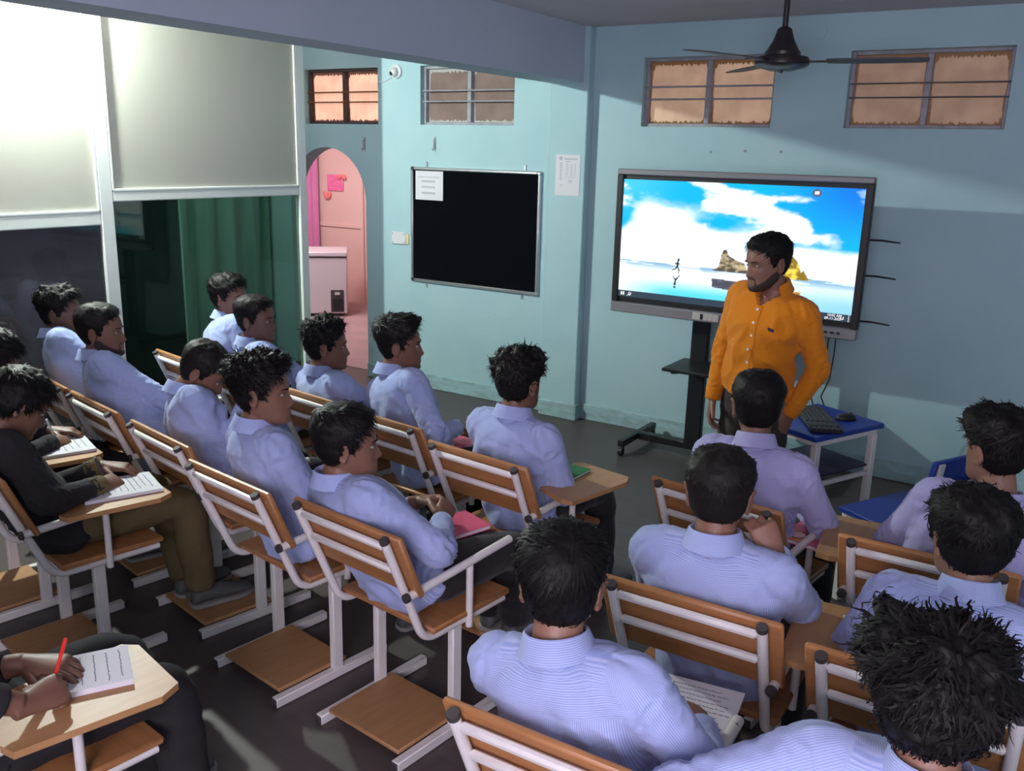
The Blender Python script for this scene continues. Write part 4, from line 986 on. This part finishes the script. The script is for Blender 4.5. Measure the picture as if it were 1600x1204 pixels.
    # collar
    if collar:
        c, t, r, f = frame(.965); nd = nrm(hw(A(0, -.02, .03))-neck); nd = nrm(nd*.55+t*.45); f = nrm(f-nd*(f@nd)); r = np.cross(f, nd); c = neck+nd*.010+f*.002
        cb = MB(); rows = []; n = 40; st_ = []
        for q in np.linspace(-1, 1, n):
            th_ = q*math.radians(opn); e_ = abs(q)**4
            dr = -f*math.cos(th_)+r*math.sin(th_)
            el_ = 1.0+.08*math.cos(th_)**2
            prof = [(.0575, -.030), (.059, .004), (.0605, .030-.012*e_), (.064, .036-.012*e_), (.0685, .031-.012*e_), (.076+.004*e_, .004-.008*e_), (.0835+.010*e_, -.014-.028*e_), (.0815+.010*e_, -.015-.028*e_), (.072, .0), (.064, .022-.012*e_)]
            rows.append([c+dr*rad*el_*size+nd*z+f*.010*e_ for rad, z in prof]); st_ += [z for rad, z in prof]
        cb.loft(rows); me = loc(cb).mesh('collar', M[shirt], 'auto'); at = me.attributes.new('stripe', 'FLOAT', 'POINT'); at.data.foreach_set('value', np.array(st_, np.float32)); link('collar', me, root)
    # ---- trousers and shoes
    mb = MB(); mb.ball(hip+A(0, 0, .085 if not stand else .02), (.165*size, .13*size, .10 if not stand else .13), 20, 12, rz(yaw))
    for s_, (hp, kn, an) in legs.items():
        if stand: pts, rad = arc_pts([hp, kn, an-A(0, 0, .03)], [.092*size, .070, .066])
        else: pts, rad = arc_pts([hp, kn, an-A(0, 0, .0)], [.088*size, .070, .060])
        mb.tube(pts, rad, 16)
    tm = remesh(loc(mb), .013, 4, None, 'trousers'); nv = len(tm.vertices); co = np.zeros(nv*3); tm.vertices.foreach_get('co', co); co = co.reshape(-1, 3); no = np.zeros(nv*3); tm.vertices.foreach_get('normal', no); no = no.reshape(-1, 3)
    co += no*np.array([.006*(1-2*abs(noise.noise(Vector((p[0]*9+sd, p[1]*9, p[2]*16))))) for p in co])[:, None]; tm.vertices.foreach_set('co', co.ravel())
    link('trousers', finish(tm, M[trousers]), root)
    for s_, (hp, kn, an) in legs.items():
        d = fwd(yaw+s_*-.12); x = rgt(yaw+s_*-.12); b_ = A(an[0], an[1], FZ[s_]); sb = MB(); rr = []
        for y, w_, h in ((-.075, .018, .035), (-.065, .034, .062), (-.03, .038, .085), (.03, .041, .078), (.09, .047, .055), (.14, .046, .045), (.175, .034, .036), (.188, .015, .026)):
            rr.append([b_+d*(y+.03)+x*w_*math.cos(q)+A(0, 0, .012+max(h*.5+h*.5*math.sin(q), 0)) for q in np.linspace(0, 2*math.pi, 14, endpoint=False)])
        sb.loft(rr); so = loc(sb).build('shoe', M[shoe], root, True)
        sb = MB(); rr = []
        for y, w_ in ((-.08, .02), (-.065, .038), (-.02, .042), (.04, .044), (.10, .050), (.15, .047), (.185, .032), (.197, .012)):
            rr.append([b_+d*(y+.03)+x*sx_*w_+A(0, 0, z_) for sx_, z_ in ((-1, .002), (1, .002), (1, .018), (-1, .018))])
        sb.loft(rr); loc(sb).build('sole', M['sole'], so)
    # ---- hair, beard, eyes, brows
    hst = dict(top=.028, side=.010, n=1500, len=.03); hst.update(hair or {})
    hb = hair_mesh(hst, rng); hb.v = [tuple(p) for p in hw(np.array(hb.v))]; link('hair', loc(hb).mesh('hair', M[hairm], True), root)
    if beard:
        bb2 = beard_mesh(rng); bb2.v = [tuple(p) for p in hw(np.array(bb2.v))]; link('beard', loc(bb2).mesh('beard', M['stubble'], True), root)
    for s_ in (1, -1):
        k = MB(); k.ball((s_*.031, .0765, .1165), (.0120, .0100, .0060), 14, 8); k.v = [tuple(p) for p in hw(np.array(k.v))]; eo = loc(k).build('eye', M['eyewhite'], root, True)
        k = MB(); k.ball((s_*.031, .0838, .1165), (.0052, .0032, .0050), 12, 6); k.v = [tuple(p) for p in hw(np.array(k.v))]; loc(k).build('iris', M['iris'], eo, True)
        k = MB(); pts = []
        for q in np.linspace(0, 1, 7):
            x = s_*(.013+.034*q); g = np.abs(HG[..., 0]-x)+np.abs(HG[..., 2]-.1335-.004*math.sin(q*2.6))*1.3+(HG[..., 1] < .02)*9; pts.append(HG.reshape(-1, 3)[np.argmin(g)]*A(0, 1, 0)+A(x, .0015, .1335+.004*math.sin(q*2.6)))
        k.tube(pts, [.002, .0035, .004, .004, .0035, .003, .0015], 8, flat=.6); k.v = [tuple(p) for p in hw(np.array(k.v))]; loc(k).build('eyebrow', M[hairm], root, True)
    return dict(root=root, O=O, hw=hw, arms=arms, frame=frame, shirt=sob, legs=legs)
TGT = A(-1.25, 4.2)
def look(p, extra=0): d = TGT-np.asarray(p)[:2]; return math.degrees(math.atan2(-d[0], d[1]))+extra
def seat(key, x=0.0, y=.335): return clocal(key, x, y, .466)
def cyaw(key): return math.degrees(CH[key][1])
HSHORT = dict(top=.024, side=.009, n=1700, len=.024, mess=.14, rough=.0028, lift=.25)
HWAVE = dict(top=.036, side=.010, front=.012, n=1900, len=.040, curl=.004, mess=.25, rough=.010, lift=.4, clump=.6, wid=1.2)
HCURL = dict(top=.046, side=.014, front=.010, n=2600, len=.040, curl=.006, mess=.3, rough=.016, scale=60, lift=.55, clump=1.0, tuft=60, wid=1.3)
HQUIFF = dict(top=.036, side=.006, front=.016, n=1700, len=.038, mess=.3, lift=.6, fwd=.9)
HBOWL = dict(top=.032, side=.018, n=1900, len=.042, mess=.2, lift=.2, fwd=.7)
G1 = 'students in blue striped shirts on writing chairs'
def st(key, label, head, hy=None, **kw):
    head = A(0, 0, CAM_H)+(A(*head)-A(0, 0, CAM_H))*kw.pop('far', 1.035)
    return person(label, kw.pop('hip', seat(key)), kw.pop('yaw', cyaw(key)), head, look(head) if hy is None else hy, group=G1, **kw)
# ---- front row
st('A1', 'student at the glass, leftmost of the front row, half hidden by his neighbour', (-3.971, 3.321, 1.16), None, shirt='shirtp', hair=HBOWL)
st('A2', 'student with neat dark hair beside the glass, second from left in front row', (-3.482, 3.068, 1.13), None, shirt='shirtp', hair=HSHORT, skin=3)
st('A3', 'student with short curly hair sitting in front of the pink arch', (-2.925, 2.985, 1.085), -44, shirt='shirtp', hair=dict(HCURL, top=.034, len=.026), skin=1)
st('A4', 'student with a quiff of hair facing right below the notice board', (-2.488, 2.984, 1.15), -50, shirt='shirtp', hair=HQUIFF, skin=1, right=dict(wrist=(-2.33, 3.20, .72), pose='curl', up=(.5, -.2, .8)))
st('A5', 'student in the aisle chair of the front row leaning his arm on a pad', (-1.759, 2.812, 1.13), -6, hair=dict(HWAVE, mess=.6), skin=1, right=dict(wrist=clocal('A5', .02, .50, .69), elbow=clocal('A5', .25, .25, .70), pose='relax'))
# ---- second row
st('B1', 'student at the dark glass, leftmost of the second row, face in shadow', (-4.262, 2.516, 1.15), -48, shirt='shirtp', hair=HWAVE, skin=3)
st('B2', 'bearded student by the white partition post in the second row', (-3.702, 2.365, 1.15), -50, shirt='shirtp', hair=HSHORT, skin=1, beard=True)
st('B3', 'student bowing his head with a hand to his face', (-2.985, 2.36, 1.07), -52, hpitch=-34, shirt='shirtp', hair=HSHORT, skin=0, hairm='hairbrown', right=dict(wrist=(-2.87, 2.46, .90), elbow=(-2.90, 2.42, .66), pose='curl', dir=(-.35, .10, .9), up=(.6, -.7, .2)))
st('B4', 'tall student with thick curly hair in the second row', (-2.353, 2.085, 1.15), -56, hair=dict(HCURL, top=.05, side=.016), skin=0, right=dict(wrist=(-2.33, 2.42, .66), pose='relax'))
B5 = st('B5', 'student with clasped hands over a pink book at the aisle end', (-1.894, 2.012, 1.07), -46, hair=dict(HBOWL, rough=.004), skin=0, nvox=.004, size=1.03,
   right=dict(wrist=(-1.765, 2.345, .705), pole=(.9, -.5, -.35), dir=(-.35, .9, .25), up=(.75, .1, .6), pose='curl'), left=dict(wrist=(-1.925, 2.405, .715), pole=(-.6, -.6, -.5), dir=(.75, .55, .1), up=(-.3, .5, .75), pose='curl'), sleeve=.92)
# ---- right block
st('R1', 'student in a violet striped shirt seated in front of the teacher', (-.892, 2.981, 1.15), 20, hair=HSHORT, skin=1, shirt='shirtv', hscale=1.02)
st('R1b', 'student looking left beside the blue chair at the right edge', (-.151, 2.943, 1.15), 44, nk=.05, hair=HQUIFF, skin=2, shirt='shirtv')
st('R2', 'student holding his chin in the middle of the room', (-.723, 2.154, 1.13), 14, hair=HSHORT, skin=0, nvox=.004, hscale=1.02, hairm='hairbrown', size=1.03,
   right=dict(wrist=(-.60, 2.30, .905), elbow=(-.49, 2.36, .62), dir=(-.50, -.02, .85), up=(.5, -.8, .25), pose='curl'))
R2b = st('R2b', 'student wearing thin round glasses on the right', (-.141, 2.246, 1.12), 34, hair=dict(HBOWL, top=.034, mess=.4), skin=2)
st('R3', 'nearest middle student with straight swept hair and a paper in hand', (-.805, 1.472, 1.13), 22, hair=dict(HSHORT, top=.026, n=4500, len=.04, mess=.12, lift=.2, crownx=.02, wid=1.3), skin=2, vox=.0075, hscale=1.03, size=1.0,
   right=dict(wrist=(-.60, 1.80, .66), pole=(.8, -.5, -.5), pose='curl', up=(.5, 0, .8)))
R3b = st('R3b', 'student with big tousled curly hair in the lower right corner', (-.112, 1.50, 1.09), 24, hc=.125, size=1.0, hair=dict(HCURL, top=.052, side=.026, front=.012, n=5000, len=.056, wid=1.7, mess=.28, lift=.32, curl=.005, rough=.022, scale=34, clump=1.0, tuft=45), skin=2, vox=.0075, hscale=1.04,
   left=dict(wrist=(-.415, 1.585, .675), pole=(-.8, -.4, -.4), dir=(-.05, .95, -.15), up=(-.4, 0, .9), pose='fist'))
# ---- dark-clad writers on the left
C1 = person('dark-clad writer at the left edge, only the hands in view', seat('C1'), cyaw('C1'), (-3.78, 1.92, 1.06), -15, hc=.125, hpitch=-30, hair=HBOWL, shirt='darkdress', skin=1, trousers='darkdress', collar=False, slouch=.08,
   right=dict(wrist=clocal('C1', .19, .42, .722), pole=(.6, -.6, -.4), dir=(-.25, .9, -.2), up=(.5, 0, .8), pose='pen'), left=dict(wrist=clocal('C1', .05, .47, .735), pose='relax', dir=(.6, .7, -.1)))
C2 = person('dark-clad writer in olive trousers bending over a notebook at the left', seat('C2'), cyaw('C2'), (-3.25, 1.73, 1.01), -20, hc=.125, hpitch=-32, hair=dict(HBOWL, side=.03, top=.03, len=.06), shirt='darkdress', skin=1, trousers='olive', collar=False, slouch=.09, nvox=.004,
   right=dict(wrist=clocal('C2', .20, .37, .722), pole=(.8, -.6, -.4), dir=(-.30, .9, -.10), up=(.45, 0, .85), pose='pen', cuff='olive'), left=dict(wrist=clocal('C2', .03, .45, .735), pole=(-.5, -.6, -.4), pose='relax', dir=(.75, .65, -.1), cuff='olive'))
C3 = person('dark-clad writer holding a red pen in the lower left corner', seat('C3', 0, .26), cyaw('C3'), (-2.26, .97, 1.04), -20, hc=.125, hpitch=-28, hair=dict(HBOWL, side=.03), shirt='darkdress', skin=1, trousers='darkdress', collar=False, slouch=.08, nvox=.004, sleeve=.8,
   right=dict(wrist=clocal('C3', .265, .245, .738), pole=(.9, -.5, -.35), dir=(-.02, 1.0, -.02), up=(.55, -.1, .8), pose='pen'), left=dict(wrist=clocal('C3', .09, .32, .735), pole=(-.3, -.8, -.4), dir=(.80, .55, -.05), up=(0, -.1, 1), pose='relax'))
# ---- teacher
T = person('bearded teacher in an orange shirt standing before the display', (-1.25, 4.14, .86), 166, (-1.225, 4.05, 1.50), 141, hpitch=-8, hair=dict(HSHORT, top=.022, n=2000, len=.034, lift=.3, fwd=.9), skin=0, shirt='orange', trousers='teachtrouser', stand=True, size=.98, hc=.125, opn=128, beard=True, slouch=-.02, syaw=166, nvox=.004, vox=.008, shoe='blackplastic', hscale=1.02,
   right=dict(wrist=(-1.452, 4.10, .80), pole=(-.5, .55, -.2), dir=(-.02, -.15, -1), up=(-.9, -.2, 0), pose='relax'), left=dict(wrist=(-1.075, 4.08, .80), elbow=(-.98, 4.12, 1.05), dir=(-.35, -.1, -.9), up=(.6, -.7, 0), pose='relax'))
# shirt front of the teacher: placket, buttons, pocket label
sm_ = T['shirt'].data; tree = BVHTree.FromPolygons([tuple(v.co) for v in sm_.vertices], [tuple(p.vertices) for p in sm_.polygons])
def on_front(s_, lat):
    c, t, r, f = T['frame'](s_); o = Vector(c+r*lat+f*.4-T['O']); h = tree.ray_cast(o, Vector(-f)); return (A(*h[0]), A(*h[1])) if h[0] else (c+r*lat+f*.13-T['O'], f)
pl = MB(); rows = []
for q in np.linspace(.12, .835, 24):
    c, t, r, f = T['frame'](q); a_, n1 = on_front(q, -.016); b_, n2 = on_front(q, .016)
    rows.append([a_-n1*.002, a_+n1*.0028, b_+n2*.0028, b_-n2*.002])
pl.loft(rows); pl.build('placket', M['orange'], T['root'])
for q in np.linspace(.20, .80, 6):
    p, n_ = on_front(q, 0); k = MB(); k.tube([p+n_*.001, p+n_*.006], .006, 12); k.build('button', M['camwhite'], T['root'])
p, n_ = on_front(.66, -.085); c, t, r, f = T['frame'](.66)
MB().box(p+n_*.001, (.030, .004, .014), np.array([r, np.cross(t, r), t]).T).build('pocket_label', M['navy'], T['root'])
k = MB(); rows = []
for s_ in np.linspace(.47, .66, 8):
    a_, n1 = on_front(s_, -.045); b_, n2 = on_front(s_, -.085); d_, n3 = on_front(s_, -.125); rows.append([a_-n1*.002, a_+n1*.002, b_+n2*.002, d_+n3*.002, d_-n3*.002])
k.loft(rows); k.build('breast_pocket', M['orange'], T['root'])
# glasses
gl = MB(); hw = R2b['hw']; O = R2b['O']
for s_ in (1, -1):
    pts = [(s_*.034+.021*math.cos(a), .101+.002*abs(math.sin(a)), .114+.019*math.sin(a)) for a in np.linspace(0, 2*math.pi, 24)]; gl.tube(hw(np.array(pts))-O, .0013, 6)
    gl.tube(hw(np.array([(s_*.055, .101, .118), (s_*.074, .06, .120), (s_*.081, .0, .122), (s_*.081, -.02, .112)]))-O, .0013, 6)
gl.tube(hw(np.array([(-.013, .104, .116), (0, .108, .119), (.013, .104, .116)]))-O, .0013, 6)
gl.v = [tuple(np.asarray(p)+O) for p in gl.v]
g = thing('eyeglasses', 'thin dark round eyeglasses worn by the student on the right', 'glasses'); gl.build('wire_frame', M['blackplastic'], g)

# ================================================================== BOOKS, PAPERS, PENS
def book(label, loc, yaw, size=(.165, .235, .016), tilt=(0, 0), cover=M['pink'], art=True, cat='book', pages=M['paper']):
    t = thing('book', label, cat, loc, math.radians(yaw)); t.rotation_euler = (math.radians(tilt[0]), math.radians(tilt[1]), math.radians(yaw)); w_, l, h = size
    MB().box((0, 0, h/2), (w_-.006, l-.006, h-.003)).build('pages', pages, t, False)
    MB().box((0, 0, h-.001), (w_, l, .002)).build('front_cover', cover, t, False); MB().box((0, 0, .001), (w_, l, .002)).build('back_cover', cover, t, False)
    MB().box((-w_/2+.001, 0, h/2), (.002, l, h-.004)).build('spine', cover, t, False)
    if art:
        k = MB(); P = [(-w_/2+.001, -l*.5+.002), (w_*.05, -l*.5+.002)]+[(-w_/2+.001+(w_*.62)*math.cos(a), -l*.5+.002+l*.42*math.sin(a)) for a in np.linspace(.25, 1.45, 9)]+[(-w_/2+.001, -l*.1)]
        k.prism(P, h, h+.0006); k.build('cover_print', M['orangeprint'], t, False)
        for r_, m_, z in ((.036, M['navy'], .0009), (.029, M['palepink'], .0013)):
            k = MB(); k.tube([(-w_*.2, -l*.26, h), (-w_*.2, -l*.26, h+z)], r_, 20); k.build('cover_print', m_, t, False)
        k = MB(); k.tube([(w_*.16, -l*.06, h), (w_*.16, -l*.06, h+.0012)], .011, 14); k.build('cover_print', M['paper'], t, False)
    return t
def paper(name, label, loc, yaw, size, lines=8, tilt=(0, 0), thick=.0015, m=M['paper'], cat='paper'):
    t = thing(name, label, cat, loc, math.radians(yaw)); t.rotation_euler = (math.radians(tilt[0]), math.radians(tilt[1]), math.radians(yaw)); w_, l = size
    MB().box((0, 0, thick/2), (w_, l, thick)).build('sheet', m, t, False)
    for i in range(lines):
        y = l*.40-i*l*.8/max(lines, 1); k = MB(); x = -w_*.4
        while x < w_*random.uniform(.2, .4): d = random.uniform(.006, .016); k.box((x+d/2, y+random.uniform(-.001, .001), thick+.0002), (d*.8, .0028, .0004)); x += d
        if k.v: k.build('handwriting', M['ink'], t, False, kind='stuff')
    return t
random.seed(9)
LZ = .62
book('pink book under the clasped hands at the aisle end', (-1.80, 2.45, LZ), -20, tilt=(2, 0))
book('pink book on the lap of the curly-haired student in the second row', (-2.36, 2.42, LZ), -14)
book('pink book seen past the ear of the aisle student', (-2.37, 3.21, LZ), -12)
book('pink book beside the arm of the student facing the notice board', (-2.93, 3.26, LZ), -14)
book('pink book on the lap of the student in violet', (-.70, 3.17, LZ), -10, tilt=(0, 0))
book('green book on the aisle chair pad under an elbow', clocal('A5', .155, .40, .691), -2, (.13, .19, .012), cover=M['green'], art=False)
paper('handwritten_sheet', 'handwritten white sheet on the lap of the nearest middle student', clocal('R3', .115, .56, .635), 8, (.20, .28), 12)
paper('paper_sheet', 'white sheet on the pad of the student wearing glasses', clocal('R2b', -.16, .42, .692), 14, (.15, .21), 9)
def pen(label, p, d, m, ln=.145):
    t = thing('pen', label, 'pen', p); d = nrm(d); k = MB(); k.tube([d*0, d*.012, d*.02, d*ln*.98, d*ln], [.0008, .003, .0042, .0042, .003], 10); k.build('barrel', m, t)
    k = MB(); k.tube([d*ln*.72, d*(ln+.002)], .0048, 10); k.build('cap', m, t); return t
paper('notebook', 'open white notebook on the wooden pad at the left edge', clocal('C2', .20, .43, .691), -22, (.21, .27), 10, thick=.012, cat='notebook')
paper('notebook', 'white notebook under the hands at the far left edge', clocal('C1', .20, .43, .691), -20, (.21, .27), 8, thick=.012, cat='notebook')
paper('notebook', 'open notebook under the red pen in the lower left corner', clocal('C3', .17, .41, .691), -30, (.17, .22), 6, thick=.014, cat='notebook')
def in_hand(P, label, m, d):
    sh, el, wr, hd, up, pose, fr, spec = P['arms'][1]; X = np.cross(hd, up)
    tip = wr+hd*.095-up*.050-X*.030
    return pen(label, tip, d, m)
in_hand(C3, 'red pen held over the notebook in the lower left corner', M['redpen'], A(.10, -.25, .9)+A(.25, .35, 0))
in_hand(C2, 'dark pen held by the writer in olive trousers', M['darkgrey'], A(.15, -.35, .85))
in_hand(C1, 'pale pen held by the hands at the far left edge', M['camwhite'], A(.15, -.35, .85))
